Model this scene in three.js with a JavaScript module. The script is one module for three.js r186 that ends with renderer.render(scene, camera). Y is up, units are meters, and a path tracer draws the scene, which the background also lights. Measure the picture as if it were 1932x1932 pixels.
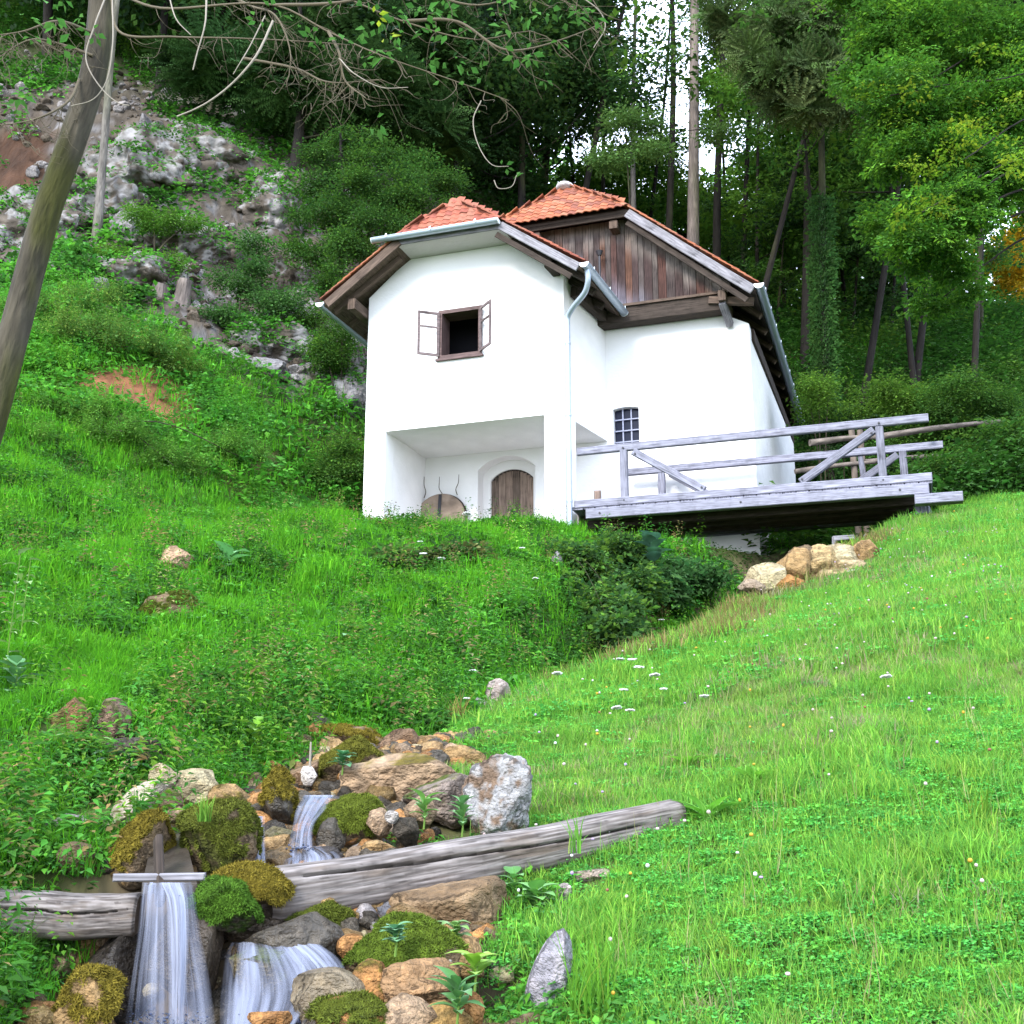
import * as THREE from 'three';
import { mergeGeometries, mergeVertices, toCreasedNormals } from 'three/addons/utils/BufferGeometryUtils.js';

// ------------------------------------------------------------------ camera, sky, sun, exposure
const EYE = 1.6, F = 2210, HALF = 966, PITCH = 13.7 * Math.PI / 180;
const scene = new THREE.Scene();
const camera = new THREE.PerspectiveCamera(2 * Math.atan(HALF / F) * 180 / Math.PI, 1, 0.1, 600);
camera.position.set(0, EYE, 0);
camera.rotation.set(PITCH, 0, 0);
const renderer = new THREE.WebGLRenderer({ antialias: true });
renderer.toneMapping = THREE.LinearToneMapping;
renderer.toneMappingExposure = 4.6;
renderer.shadowMap.enabled = true;
renderer.setSize(1024, 1024);

// ------------------------------------------------------------------ random and noise
function rng(seed) { let s = seed >>> 0; return () => { s = (s + 0x6D2B79F5) >>> 0; let t = s; t = Math.imul(t ^ (t >>> 15), t | 1); t ^= t + Math.imul(t ^ (t >>> 7), t | 61); return ((t ^ (t >>> 14)) >>> 0) / 4294967296; }; }
function hash3(x, y, z) { let h = Math.imul(x, 374761393) ^ Math.imul(y, 668265263) ^ Math.imul(z, 1274126177); h = Math.imul(h ^ (h >>> 13), 1274126177); h ^= h >>> 16; h = Math.imul(h, 2246822519); return ((h ^ (h >>> 15)) >>> 0) / 4294967296; }
const sm = t => t * t * (3 - 2 * t), lerp = (a, b, t) => a + (b - a) * t, clamp = (v, a, b) => Math.min(b, Math.max(a, v));
const step = (a, b, x) => sm(clamp((x - a) / (b - a), 0, 1));
function noise(x, y, z = 0) {
  const i = Math.floor(x), j = Math.floor(y), k = Math.floor(z), u = sm(x - i), v = sm(y - j), w = sm(z - k);
  const L = (dz) => lerp(lerp(hash3(i, j, k + dz), hash3(i + 1, j, k + dz), u), lerp(hash3(i, j + 1, k + dz), hash3(i + 1, j + 1, k + dz), u), v);
  return (w === 0 ? L(0) : lerp(L(0), L(1), w)) * 2 - 1;
}
function fbm(x, y, z = 0, o = 4) { let a = 0.5, s = 0; for (let q = 0; q < o; q++) { s += a * noise(x, y, z); x = x * 2.03 + 7.1; y = y * 2.03 + 3.7; z = z * 2.03 + (z ? 1.3 : 0); a *= 0.5; } return s; }

{ // one sky: bright thin cloud, whiter low down, bluer high up
  const W = 256, H = 128, d = new Float32Array(W * H * 4);
  for (let y = 0; y < H; y++) for (let x = 0; x < W; x++) {
    const el = ((y + 0.5) / H - 0.5) * Math.PI, az = (x + 0.5) / W * Math.PI * 2, up = Math.max(0, Math.sin(el));
    const cl = 0.5 + 0.5 * clamp(fbm(Math.cos(az) * Math.cos(el) * 2.2 + 9, Math.sin(az) * Math.cos(el) * 2.2 + 4, up * 3 + 0.01, 4) * 1.8, -1, 1);
    const t = Math.pow(up, 0.6), k = (y * W + x) * 4, m = 1 - cl * 0.6;
    d[k] = lerp(1.05, lerp(1.02, 0.6, m), t); d[k + 1] = lerp(1.12, lerp(1.08, 0.8, m), t); d[k + 2] = lerp(1.27, lerp(1.25, 1.18, m), t); d[k + 3] = 1;
    if (el < 0) { d[k] *= 0.5; d[k + 1] *= 0.5; d[k + 2] *= 0.45; }
  }
  const sky = new THREE.DataTexture(d, W, H, THREE.RGBAFormat, THREE.FloatType);
  sky.mapping = THREE.EquirectangularReflectionMapping; sky.magFilter = THREE.LinearFilter; sky.minFilter = THREE.LinearFilter; sky.needsUpdate = true;
  scene.background = sky; scene.environment = sky;
  scene.backgroundIntensity = 1; scene.environmentIntensity = 1;
}
const sun = new THREE.DirectionalLight(new THREE.Color(1, 0.95, 0.86), 1.5);   // veiled sun behind the camera's left shoulder
sun.position.set(-34, 50, 34); sun.target.position.set(0, 4, -18); sun.castShadow = true; sun.shadow.radius = 40;
sun.shadow.mapSize.set(2048, 2048); Object.assign(sun.shadow.camera, { left: -45, right: 45, top: 45, bottom: -45, near: 1, far: 160 });
scene.add(sun, sun.target);

// ------------------------------------------------------------------ helpers
const V = (x, y, z) => new THREE.Vector3(x, y, z);
const cP = Math.cos(PITCH), sP = Math.sin(PITCH);
function at(px, py, d) { const a = (px - HALF) / F, b = (HALF - py) / F; const y = b * cP + sP, z = b * sP - cP; const k = d / -z; return V(a * k, y * k + EYE, -d); }   // photograph point at a depth in metres
function seen(x, y, z) { y -= EYE; const vy = y * cP + z * sP, vz = -y * sP + z * cP; return [HALF + F * x / -vz, HALF - F * vy / -vz, -vz]; }
const inView = (x, y, z, m = 170) => { const [a, b, c] = seen(x, y, z); return c > 0.3 && a > -m && a < 1932 + m && b > -m && b < 1932 + m; };
const C = (r, g, b) => new THREE.Color().setRGB(r, g, b);
const names = {};
const numbered = n => { const k = names[n] = (names[n] ?? -1) + 1; return k ? `${n}_${String(k).padStart(3, '0')}` : n; };
function tag(o, label, category, group, kind) { o.userData.label = label; if (category) o.userData.category = category; if (group) o.userData.group = group; if (kind) o.userData.kind = kind; return o; }
function top(o, name, label, category, group) { o.name = numbered(name); scene.add(o); return tag(o, label, category, group); }
function mesh(geo, mat, name, parent) { const m = new THREE.Mesh(geo, mat); m.castShadow = m.receiveShadow = true; if (name) m.name = name; if (parent) parent.add(m); return m; }
function group(name, parent) { const g = new THREE.Group(); g.name = name; if (parent) parent.add(g); return g; }
function structure(o, name, label) { o.name = name; o.userData.kind = 'structure'; if (label) o.userData.label = label; scene.add(o); return o; }
function tex(w, h, fn, srgb = false) { const d = new Uint8Array(w * h * 4); for (let y = 0; y < h; y++) for (let x = 0; x < w; x++) { const c = fn(x / w, y / h, x, y), k = (y * w + x) * 4; for (let q = 0; q < 3; q++) d[k + q] = clamp((Array.isArray(c) ? c[q] : c) * 255, 0, 255); d[k + 3] = 255; } const t = new THREE.DataTexture(d, w, h); t.wrapS = t.wrapT = THREE.RepeatWrapping; t.magFilter = THREE.LinearFilter; t.minFilter = THREE.LinearFilter; if (srgb) t.colorSpace = THREE.SRGBColorSpace; t.needsUpdate = true; return t; }
// periodic noise: blend over the seam
const per = (fn) => (u, v) => { const w = 0.15, bu = u > 1 - w ? (u - 1 + w) / w : 0, bv = v > 1 - w ? (v - 1 + w) / w : 0; const a = lerp(fn(u, v), fn(u - 1, v), bu), b = bv ? lerp(fn(u, v - 1), fn(u - 1, v - 1), bu) : 0; return lerp(a, b, bv); };
const T = {
  grain: tex(512, 256, per((u, v) => 0.74 + 0.5 * fbm(u * 5, v * 70, 0, 4) + 0.3 * Math.min(0, fbm(u * 3 + 9, v * 30, 0, 3) + 0.1) * 2 + 0.25 * Math.min(0, fbm(u * 14 + 2, v * 9, 0, 3)))),
  fine: tex(256, 256, per((u, v) => 0.5 + 0.6 * fbm(u * 12, v * 12, 0, 5))),
  mottled: tex(256, 256, per((u, v) => 0.78 + 0.38 * fbm(u * 7 + 3, v * 7, 0, 5))),
  plaster: tex(512, 512, per((u, v) => 0.5 + 0.35 * fbm(u * 7, v * 7, 0, 3) + 0.15 * fbm(u * 60, v * 60, 0, 3))),
  plasterTone: tex(512, 512, per((u, v) => 0.95 + 0.09 * fbm(u * 3, v * 3, 0, 5))),
  bark: tex(256, 512, per((u, v) => 0.7 + 0.45 * fbm(u * 22, v * 9, 0, 4) + 0.12 * fbm(u * 4, v * 3, 0, 2))),
};
const std = (o) => o.metalness ? new THREE.MeshStandardMaterial({ roughness: 0.9, ...o }) : new THREE.MeshPhysicalMaterial({ roughness: 0.9, specularIntensity: 0.35, ...o });
const leafMat = (r = 0.55, tr = 0.35) => new THREE.MeshPhysicalMaterial({ color: 0xffffff, vertexColors: true, roughness: r, transmission: tr, thickness: 0, side: THREE.DoubleSide, specularIntensity: 0.1 });
const M = {
  plaster: std({ color: C(0.72, 0.71, 0.7), map: T.plasterTone, bumpMap: T.plaster, bumpScale: 0.012 }),
  greyWood: std({ color: C(0.2, 0.2, 0.245), map: T.grain, bumpMap: T.grain, bumpScale: 0.006, vertexColors: true }),
  brownWood: std({ color: C(0.12, 0.085, 0.065), map: T.grain, bumpMap: T.grain, bumpScale: 0.006 }),
  darkWood: std({ color: C(0.055, 0.042, 0.034), map: T.grain, bumpMap: T.grain, bumpScale: 0.006 }),
  paleWood: std({ color: C(0.24, 0.23, 0.25), map: T.grain, bumpMap: T.grain, bumpScale: 0.004 }),
  plank: std({ color: C(1, 1, 1), map: T.grain, bumpMap: T.grain, bumpScale: 0.006, vertexColors: true }),
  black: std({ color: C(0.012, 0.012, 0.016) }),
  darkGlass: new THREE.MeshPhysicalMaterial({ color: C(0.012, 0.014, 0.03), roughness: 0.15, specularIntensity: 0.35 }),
  sash: std({ color: C(0.17, 0.13, 0.13), map: T.grain, roughness: 0.7 }),
  frame: std({ color: C(0.13, 0.085, 0.08), map: T.grain, roughness: 0.7 }),
  zinc: std({ color: C(0.3, 0.35, 0.41), metalness: 0.55, roughness: 0.42, bumpMap: T.fine, bumpScale: 0.001, side: THREE.DoubleSide }),
  whiteMetal: std({ color: C(0.75, 0.78, 0.8), metalness: 0.2, roughness: 0.45 }),
  iron: std({ color: C(0.03, 0.03, 0.035), metalness: 0.4, roughness: 0.6 }),
  grille: std({ color: C(0.3, 0.31, 0.4), metalness: 0.3, roughness: 0.6 }),
  glass: new THREE.MeshPhysicalMaterial({ color: 0xffffff, transmission: 1, thickness: 0, roughness: 0.03, ior: 1.45, specularIntensity: 0.35, side: THREE.DoubleSide }),
  mortar: std({ color: C(0.45, 0.42, 0.42), bumpMap: T.fine, bumpScale: 0.01 }),
  rock: std({ color: C(1, 1, 1), vertexColors: true, map: T.mottled, bumpMap: T.fine, bumpScale: 0.02, roughness: 0.88 }),
  wet: std({ color: C(1, 1, 1), vertexColors: true, map: T.mottled, bumpMap: T.fine, bumpScale: 0.012, roughness: 0.3 }),
  log: std({ color: C(1.05, 1.02, 1), vertexColors: true, map: T.grain, bumpMap: T.grain, bumpScale: 0.004, roughness: 0.85 }),
  bark: std({ color: C(1, 1, 1), vertexColors: true, map: T.bark, bumpMap: T.bark, bumpScale: 0.02 }),
  twig: std({ color: C(0.08, 0.066, 0.042), roughness: 0.85 }),
  deadTwig: std({ color: C(0.2, 0.175, 0.14), roughness: 0.85 }),
  ground: std({ color: C(1, 1, 1), vertexColors: true, map: T.mottled, bumpMap: T.fine, bumpScale: 0.05, roughness: 0.97 }),
  leaf: leafMat(1, 0.45), needle: leafMat(1, 0.15), grass: leafMat(1, 0.45),
  flower: new THREE.MeshStandardMaterial({ vertexColors: true, roughness: 0.8, side: THREE.DoubleSide }),
};
M.tile = [[0.32, 0.105, 0.052], [0.36, 0.125, 0.06], [0.27, 0.086, 0.046], [0.33, 0.14, 0.08], [0.22, 0.08, 0.052]].map(c => std({ color: C(...c), map: T.mottled, bumpMap: T.fine, bumpScale: 0.004, roughness: 0.8 }));
M.redTile = [[0.3, 0.09, 0.054], [0.33, 0.105, 0.062], [0.24, 0.072, 0.048], [0.29, 0.115, 0.072]].map(c => std({ color: C(...c), map: T.mottled, bumpMap: T.fine, bumpScale: 0.004, roughness: 0.75 }));

// uv in metres from the dominant axis; grain runs along axis g
function boxUV(geo, g = 0, scale = 1, off = 0) {
  const p = geo.attributes.position, n = geo.attributes.normal, uv = new Float32Array(p.count * 2);
  for (let i = 0; i < p.count; i++) {
    const a = [p.getX(i), p.getY(i), p.getZ(i)], b = [Math.abs(n.getX(i)), Math.abs(n.getY(i)), Math.abs(n.getZ(i))];
    const m = b[0] >= b[1] && b[0] >= b[2] ? 0 : b[1] >= b[2] ? 1 : 2, rest = [0, 1, 2].filter(q => q !== m);
    const u = rest.includes(g) ? g : rest[0], v = rest.find(q => q !== u);
    uv[i * 2] = a[u] * scale + off; uv[i * 2 + 1] = a[v] * scale * (g === m ? 1 : 1.4) + off * 1.7;
  }
  geo.setAttribute('uv', new THREE.BufferAttribute(uv, 2)); return geo;
}
// bevelled box centred on the origin
function bevelBox(w, h, d, b = 0.008, g = 0, off = 0) {
  const s = new THREE.Shape(), x = w / 2 - b, y = h / 2 - b;
  s.moveTo(-x, -y); s.lineTo(x, -y); s.lineTo(x, y); s.lineTo(-x, y); s.closePath();
  const e = new THREE.ExtrudeGeometry(s, { depth: Math.max(d - 2 * b, 0.001), bevelEnabled: true, bevelThickness: b, bevelSize: b, bevelSegments: 1, steps: 1 });
  e.translate(0, 0, -d / 2 + b); e.computeVertexNormals(); return boxUV(e, g, 1, off);
}
let beamSeed = 1;
function tint(geo, r, g, b, v = 0.12) { const n = geo.attributes.position.count, c = new Float32Array(n * 3), p = geo.attributes.position, s = beamSeed++ * 3.7, k0 = 1 + (hash3(beamSeed, 5, 9) - 0.5) * v * 2; for (let i = 0; i < n; i++) { const k = k0 * (1 + v * fbm(p.getX(i) * 2.3 + s, p.getY(i) * 5 + s, p.getZ(i) * 5 + 0.3, 3)); c[i * 3] = r * k; c[i * 3 + 1] = g * k; c[i * 3 + 2] = b * k; } geo.setAttribute('color', new THREE.BufferAttribute(c, 3)); return geo; }
// a squared timber from a to b (a, b in the parent's frame); w across (horizontal), h high
function beam(parent, name, mat, a, b, w, h, opt = {}) {
  a = Array.isArray(a) ? V(...a) : a; b = Array.isArray(b) ? V(...b) : b;
  const len = a.distanceTo(b), g = bevelBox(len, h, w, Math.min(0.01, w / 5, h / 5), 0, beamSeed * 0.37);
  if (mat.vertexColors) tint(g, ...(opt.tone || [1, 1, 1]), opt.vary ?? 0.3); else beamSeed++;
  const m = mesh(g, mat, name, parent), X = b.clone().sub(a).normalize();
  const up = Math.abs(X.y) > 0.95 ? V(0, 0, 1) : V(0, 1, 0); const Z = X.clone().cross(up).normalize(), Y = Z.clone().cross(X);
  m.matrixAutoUpdate = true; m.quaternion.setFromRotationMatrix(new THREE.Matrix4().makeBasis(X, Y, Z)); m.position.copy(a).add(b).multiplyScalar(0.5);
  if (opt.roll) m.rotateX(opt.roll);
  return m;
}
function geoBox(x0, x1, y0, y1, z0, z1, g = 0) { const b = new THREE.BoxGeometry(x1 - x0, y1 - y0, z1 - z0); b.translate((x0 + x1) / 2, (y0 + y1) / 2, (z0 + z1) / 2); return boxUV(b, g); }
// prism from a 3-D polygon dropped along a vector
function slab(poly, drop) {
  const n = poly.length, pos = [], tri = (a, b, c) => pos.push(...a.toArray(), ...b.toArray(), ...c.toArray()), low = poly.map(p => p.clone().add(drop));
  for (let i = 1; i < n - 1; i++) { tri(poly[0], poly[i], poly[i + 1]); tri(low[0], low[i + 1], low[i]); }
  for (let i = 0; i < n; i++) { const j = (i + 1) % n; tri(poly[i], low[i], low[j]); tri(poly[i], low[j], poly[j]); }
  const g = new THREE.BufferGeometry(); g.setAttribute('position', new THREE.BufferAttribute(new Float32Array(pos), 3)); g.computeVertexNormals(); return boxUV(g, 2);
}
// tapered tube through points; rad(t) radius, ripple(t, angle) relative bumps
function tube(pts, rad, segs = 16, rs = 8, ripple = null, cap = true, uvs = 1) {
  const curve = new THREE.CatmullRomCurve3(pts, false, 'centripetal'), pos = [], uv = [], idx = [];
  const fr = curve.computeFrenetFrames(segs, false), L = curve.getLength();
  for (let i = 0; i <= segs; i++) {
    const t = i / segs, p = curve.getPointAt(t), N = fr.normals[i], B = fr.binormals[i], r = rad(t);
    for (let j = 0; j <= rs; j++) { const a = j / rs * Math.PI * 2, k = r * (ripple ? 1 + ripple(t, j === rs ? 0 : a) : 1), c = Math.cos(a) * k, s = Math.sin(a) * k; pos.push(p.x + N.x * c + B.x * s, p.y + N.y * c + B.y * s, p.z + N.z * c + B.z * s); uv.push(j / rs * uvs * Math.max(0.25, Math.round(rad(0) * 6)), t * L * uvs * 0.7); }
  }
  const w = rs + 1;
  for (let i = 0; i < segs; i++) for (let j = 0; j < rs; j++) { const a = i * w + j, b = a + w; idx.push(a, a + 1, b, b, a + 1, b + 1); }
  if (cap) for (const i of [0, segs]) { const p = curve.getPointAt(i / segs), k = pos.length / 3; pos.push(p.x, p.y, p.z); uv.push(0.5, 0.5); const base = k + 1; for (let j = 0; j <= rs; j++) { const q = (i * w + j) * 3; pos.push(pos[q], pos[q + 1], pos[q + 2]); uv.push(0.5 + 0.3 * Math.cos(j), 0.5 + 0.3 * Math.sin(j)); } for (let j = 0; j < rs; j++) i ? idx.push(k, base + j, base + j + 1) : idx.push(k, base + j + 1, base + j); }
  const g = new THREE.BufferGeometry(); g.setAttribute('position', new THREE.BufferAttribute(new Float32Array(pos), 3)); g.setAttribute('uv', new THREE.BufferAttribute(new Float32Array(uv), 2)); g.setIndex(idx); g.computeVertexNormals(); return g;
}
function paint(geo, fn) { const p = geo.attributes.position, n = geo.attributes.normal, c = new Float32Array(p.count * 3); for (let i = 0; i < p.count; i++) { const q = fn(p.getX(i), p.getY(i), p.getZ(i), n.getX(i), n.getY(i), n.getZ(i)); c[i * 3] = q[0]; c[i * 3 + 1] = q[1]; c[i * 3 + 2] = q[2]; } geo.setAttribute('color', new THREE.BufferAttribute(c, 3)); return geo; }
const mix3 = (a, b, t) => [lerp(a[0], b[0], t), lerp(a[1], b[1], t), lerp(a[2], b[2], t)];

// ------------------------------------------------------------------ terrain
const HT = -18.6 * Math.PI / 180, HO = at(1068, 960, 19), hX = V(Math.cos(HT), 0, -Math.sin(HT)), hZ = V(Math.sin(HT), 0, Math.cos(HT));
const house3 = (x, y, z) => HO.clone().addScaledVector(hX, x).addScaledVector(hZ, z).add(V(0, y, 0));
const toHouse = (x, z) => { const dx = x - HO.x, dz = z - HO.z; return [dx * hX.x + dz * hX.z, dx * hZ.x + dz * hZ.z]; };
// stream bed: x, distance, height above the eye, half width
const CH = [[-0.7, 1.5, -1.6, 1.1], [-0.95, 3.2, -1.35, 1.1], [-1.08, 4.7, -1.12, 1.05], [-1.1, 5.4, -1.02, 0.95], [-1.05, 5.75, -0.42, 0.75], [-1.15, 6.2, -0.2, 0.62], [-1.22, 7.2, -0.08, 0.55], [-0.96, 8, 0.2, 0.42], [-0.55, 9, 0.45, 0.36], [-0.25, 10, 0.7, 0.36], [0.22, 11.2, 1.0, 0.4], [0.87, 12.5, 1.05, 0.5], [1.42, 14, 1.4, 0.6], [1.8, 15.2, 1.75, 0.65], [2.7, 16.2, 2.25, 0.8], [3.9, 17.3, 2.75, 0.9], [5.3, 18.7, 3.35, 0.8], [6.8, 20.8, 3.9, 0.7], [8, 24, 4.6, 0.6]];
const chX = d => { for (let i = 1; i < CH.length; i++) if (d < CH[i][1]) { const t = clamp((d - CH[i - 1][1]) / (CH[i][1] - CH[i - 1][1]), 0, 1); return lerp(CH[i - 1][0], CH[i][0], t); } return CH.at(-1)[0]; };
const meadow = (x, d) => -2.381 + 0.32 * d + 0.167 * x;
const KP = [];   // control points x, d, y (above the eye)
const kp = (px, py, d) => { const p = at(px, py, d); KP.push([p.x, d, p.y - EYE]); };
for (const d of [1, 3, 5, 7, 9, 11, 13, 15, 16.3]) for (const o of [0.95, 2.6, 5.5, 10]) { const x = chX(d) + o; if (d === 16.3 && o < 2) continue; KP.push([x, d, meadow(x, d) - (d > 15 ? 0.1 : 0) - (d > 11.5 && d < 16 ? (o < 1 ? 0.42 : o < 3 ? 0.3 : 0) : d > 10 && d < 12 && o < 1 ? 0.15 : 0)]); }
for (const [x, d, y] of [[6, 17.8, 4.25], [9, 17.5, 4.6], [13, 17, 5.1], [5, 20, 4.4], [8, 20, 4.9], [13, 20, 5.8], [6, 24, 5.4], [10, 24, 6.6], [15, 24, 8], [8, 30, 9.8], [14, 30, 11], [20, 28, 10.8], [10, 38, 15.8], [18, 38, 16], [24, 36, 14], [3, 40, 17], [12, 48, 20.5], [22, 48, 18.5], [34, 45, 13], [4, 50, 20.5], [10, 62, 22], [30, 62, 16], [-8, 58, 28], [-25, 50, 30], [20, 84, 8], [-10, 84, 26], [-30, 80, 32], [45, 70, 6], [20, 10, 4.4], [28, 18, 7.5], [24, 2, 1.5], [-24, 2, 1.5], [-6, 0, -0.8], [-5, -6, -1.6], [8, -6, -2.5], [30, -6, -1], [-30, -6, 1]]) KP.push([x, d, y]);
for (const q of [[300, 1450, 7.2], [0, 1450, 7], [0, 1300, 8.3], [0, 1100, 11], [0, 900, 15.2], [0, 1650, 5.6], [30, 1850, 4.5], [-300, 1650, 5.6], [500, 1400, 8], [300, 1200, 10], [700, 1340, 9.1], [850, 1280, 10.1], [600, 1150, 12.5], [900, 1150, 12.8], [960, 1240, 11.3], [1070, 1180, 12.6], [400, 1040, 14.6], [700, 1025, 16.8], [1000, 1035, 17], [1060, 1070, 15.6], [690, 985, 19], [900, 1005, 18.2], [300, 980, 17], [-200, 1000, 13], [-400, 900, 15],
  [0, 820, 17], [300, 820, 19], [500, 850, 20.3], [660, 905, 21], [300, 745, 20.1], [100, 745, 19], [0, 610, 21], [200, 580, 22.3], [400, 690, 22.3], [650, 810, 22.4], [-300, 600, 21], [100, 490, 25], [300, 530, 25], [450, 610, 25], [600, 690, 24.4], [690, 770, 24], [50, 380, 26.8], [250, 300, 28], [450, 340, 28.3], [550, 450, 27.4], [650, 610, 26], [-300, 350, 27], [0, 200, 29.5], [300, 150, 34], [500, 200, 33], [700, 380, 30], [900, 350, 34], [500, 0, 44], [900, 130, 45], [100, 0, 42], [-400, 100, 36], [1100, 450, 36]]) kp(...q);
for (const [x, y, z] of [[-4.6, 0.5, -1], [-4.8, 1.6, -4], [-4.8, 4, -9], [3.8, -0.5, -3], [3.9, 0.1, -8], [0, -0.5, -5], [-2, -0.3, -2], [-1.8, -0.3, 0.5], [-3.6, -0.1, 0.5], [2, 4, -12], [-2, 6, -12]]) { const p = house3(x, y, z); KP.push([p.x, -p.z, p.y - EYE]); }
const tps = (() => {
  const n = KP.length, N = n + 3, A = Array.from({ length: N }, () => new Float64Array(N + 1)), U = r2 => r2 < 1e-12 ? 0 : r2 * Math.log(r2);
  for (let i = 0; i < n; i++) { for (let j = 0; j < n; j++) A[i][j] = U((KP[i][0] - KP[j][0]) ** 2 + (KP[i][1] - KP[j][1]) ** 2) + (i === j ? 0.35 : 0); A[i][n] = A[n][i] = 1; A[i][n + 1] = A[n + 1][i] = KP[i][0]; A[i][n + 2] = A[n + 2][i] = KP[i][1]; A[i][N] = KP[i][2]; }
  for (let c = 0; c < N; c++) { let p = c; for (let r = c + 1; r < N; r++) if (Math.abs(A[r][c]) > Math.abs(A[p][c])) p = r;[A[c], A[p]] = [A[p], A[c]]; for (let r = 0; r < N; r++) if (r !== c) { const f = A[r][c] / A[c][c]; if (f) for (let q = c; q <= N; q++) A[r][q] -= f * A[c][q]; } }
  const w = A.map((r, i) => r[N] / r[i]);
  return (x, d) => { let s = w[n] + w[n + 1] * x + w[n + 2] * d; for (let i = 0; i < n; i++) { const r2 = (KP[i][0] - x) ** 2 + (KP[i][1] - d) ** 2; s += r2 < 1e-12 ? 0 : w[i] * r2 * Math.log(r2); } return s; };
})();
const GX0 = -45, GX1 = 50, GD0 = -8, GD1 = 92, GS = 0.4, GW = Math.round((GX1 - GX0) / GS) + 1, GH = Math.round((GD1 - GD0) / GS) + 1;
const grid = new Float32Array(GW * GH);
for (let j = 0; j < GH; j++) for (let i = 0; i < GW; i++) grid[j * GW + i] = clamp(tps(GX0 + i * GS, GD0 + j * GS), -6, 44);
function baseH(x, d) { const u = clamp((x - GX0) / GS, 0, GW - 1.001), v = clamp((d - GD0) / GS, 0, GH - 1.001), i = u | 0, j = v | 0, a = u - i, b = v - j, k = j * GW + i; return lerp(lerp(grid[k], grid[k + 1], a), lerp(grid[k + GW], grid[k + GW + 1], a), b); }
function channel(x, d) {  // distance to the bed line, bed height, half width
  let best = 1e9, y = 0, w = 0;
  for (let i = 1; i < CH.length; i++) { const [x0, d0, y0, w0] = CH[i - 1], [x1, d1, y1, w1] = CH[i]; const t = clamp(((x - x0) * (x1 - x0) + (d - d0) * (d1 - d0)) / ((x1 - x0) ** 2 + (d1 - d0) ** 2), 0, 1); const q = Math.hypot(x - lerp(x0, x1, t), d - lerp(d0, d1, t)); if (q < best) { best = q; y = lerp(y0, y1, t); w = lerp(w0, w1, t); } }
  return [best, y, w];
}
const rocky = (x, d) => {   // 0..1: bare limestone slope on the left
  if (x > 0 || d < 20) return 0; const h = toHouse(x, -d); const e = step(21.9, 23.2, d + 0.1 * (x + 8)) * step(36, 30, d) * step(-1.5, -4, x - (d - 26) * 0.3); return clamp(e, 0, 1);
};
const MOUND = at(1545, 1098, 15.1);   // earth under the yellow stone heap
function H(x, z) {   // ground height in the scene
  const d = -z; let y = baseH(x, d); const [q, by, w] = channel(x, d);
  const bank = d < 6 ? 0.6 : d > 12 ? 0.6 : 0.55, t = step(w * 0.55, w + bank, q);
  y = lerp(Math.min(by, y), y, t);
  const r = rocky(x, d);
  y += fbm(x * 0.9, d * 0.9, 0.5, 4) * (d < 16 ? 0.14 : 0.25) * (0.4 + 0.6 * t);
  if (d < 20 && x < chX(d)) { const o = step(0.2, 1.2, q - w); y += o * (0.34 * fbm(x * 0.75 + 4, d * 0.75, 2.3, 3) + 0.26 * Math.max(-0.25, fbm(x * 1.9 + 1, d * 1.9, 4.1, 3))); }
  if (r > 0) { y += r * (0.9 * Math.abs(fbm(x * 0.55 + 5, d * 0.55, 0.2, 4)) + 0.5 * Math.max(0, fbm(x * 1.4, d * 1.4, 3.1, 3)) + 0.3 * Math.abs(fbm(x * 2.6, d * 2.6, 1.7, 3)) + 0.16 * Math.abs(fbm(x * 6.1, d * 6.1, 2.7, 2))); }
  else if (d > 19 && x < 0) y += 0.25 * fbm(x * 0.5, d * 0.5, 7.3, 3);
  const hh = toHouse(x, z); // level ground beneath the mill
  const in1 = step(-4.6, -3.9, hh[0]) * step(3.5, 3.0, hh[0]) * step(-10.6, -9.8, hh[1]) * step(0.9, 0.1, hh[1]);
  if (in1 > 0 && hh[0] < 0.3) y = lerp(y, Math.min(y, HO.y - EYE - 0.2), in1);
  else if (in1 > 0) y = lerp(y, Math.min(y, HO.y - EYE - 0.75), in1);
  const fr = step(-5.6, -4.6, hh[0]) * step(1.2, 0.2, hh[0]) * step(-0.6, 0, hh[1]) * step(5, 3, hh[1]); // the bank falls away in front of the porch
  if (fr > 0) y = lerp(y, Math.min(y, HO.y - EYE + 0.1 - 0.09 * (hh[0] + 3.75) - 0.22 * hh[1]), fr);
  const mo = Math.hypot((x - MOUND.x) / 1.15, (d + MOUND.z) / 0.75); if (mo < 1.6) y = Math.max(y, MOUND.y - EYE - 0.06 - 0.55 * mo * mo);
  return y + EYE;
}
const scars = [[at(280, 752, 20.1), 0.95, 0.36], [at(215, 745, 19.8), 0.6, 0.3], [at(15, 300, 27.2), 1.1, 0.8]];   // bare red earth; the farthest one has its shade put into the colour
const scar = (x, z) => { let s = 0; for (const [p, a, b] of scars) { const u = (x - p.x) / a, v = (z - p.z) / (b * 1.8); s = Math.max(s, step(1.25, 0.7, Math.hypot(u, v) + 0.35 * fbm(x * 2.2, z * 2.2, 0, 3))); } return s; };
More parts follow.
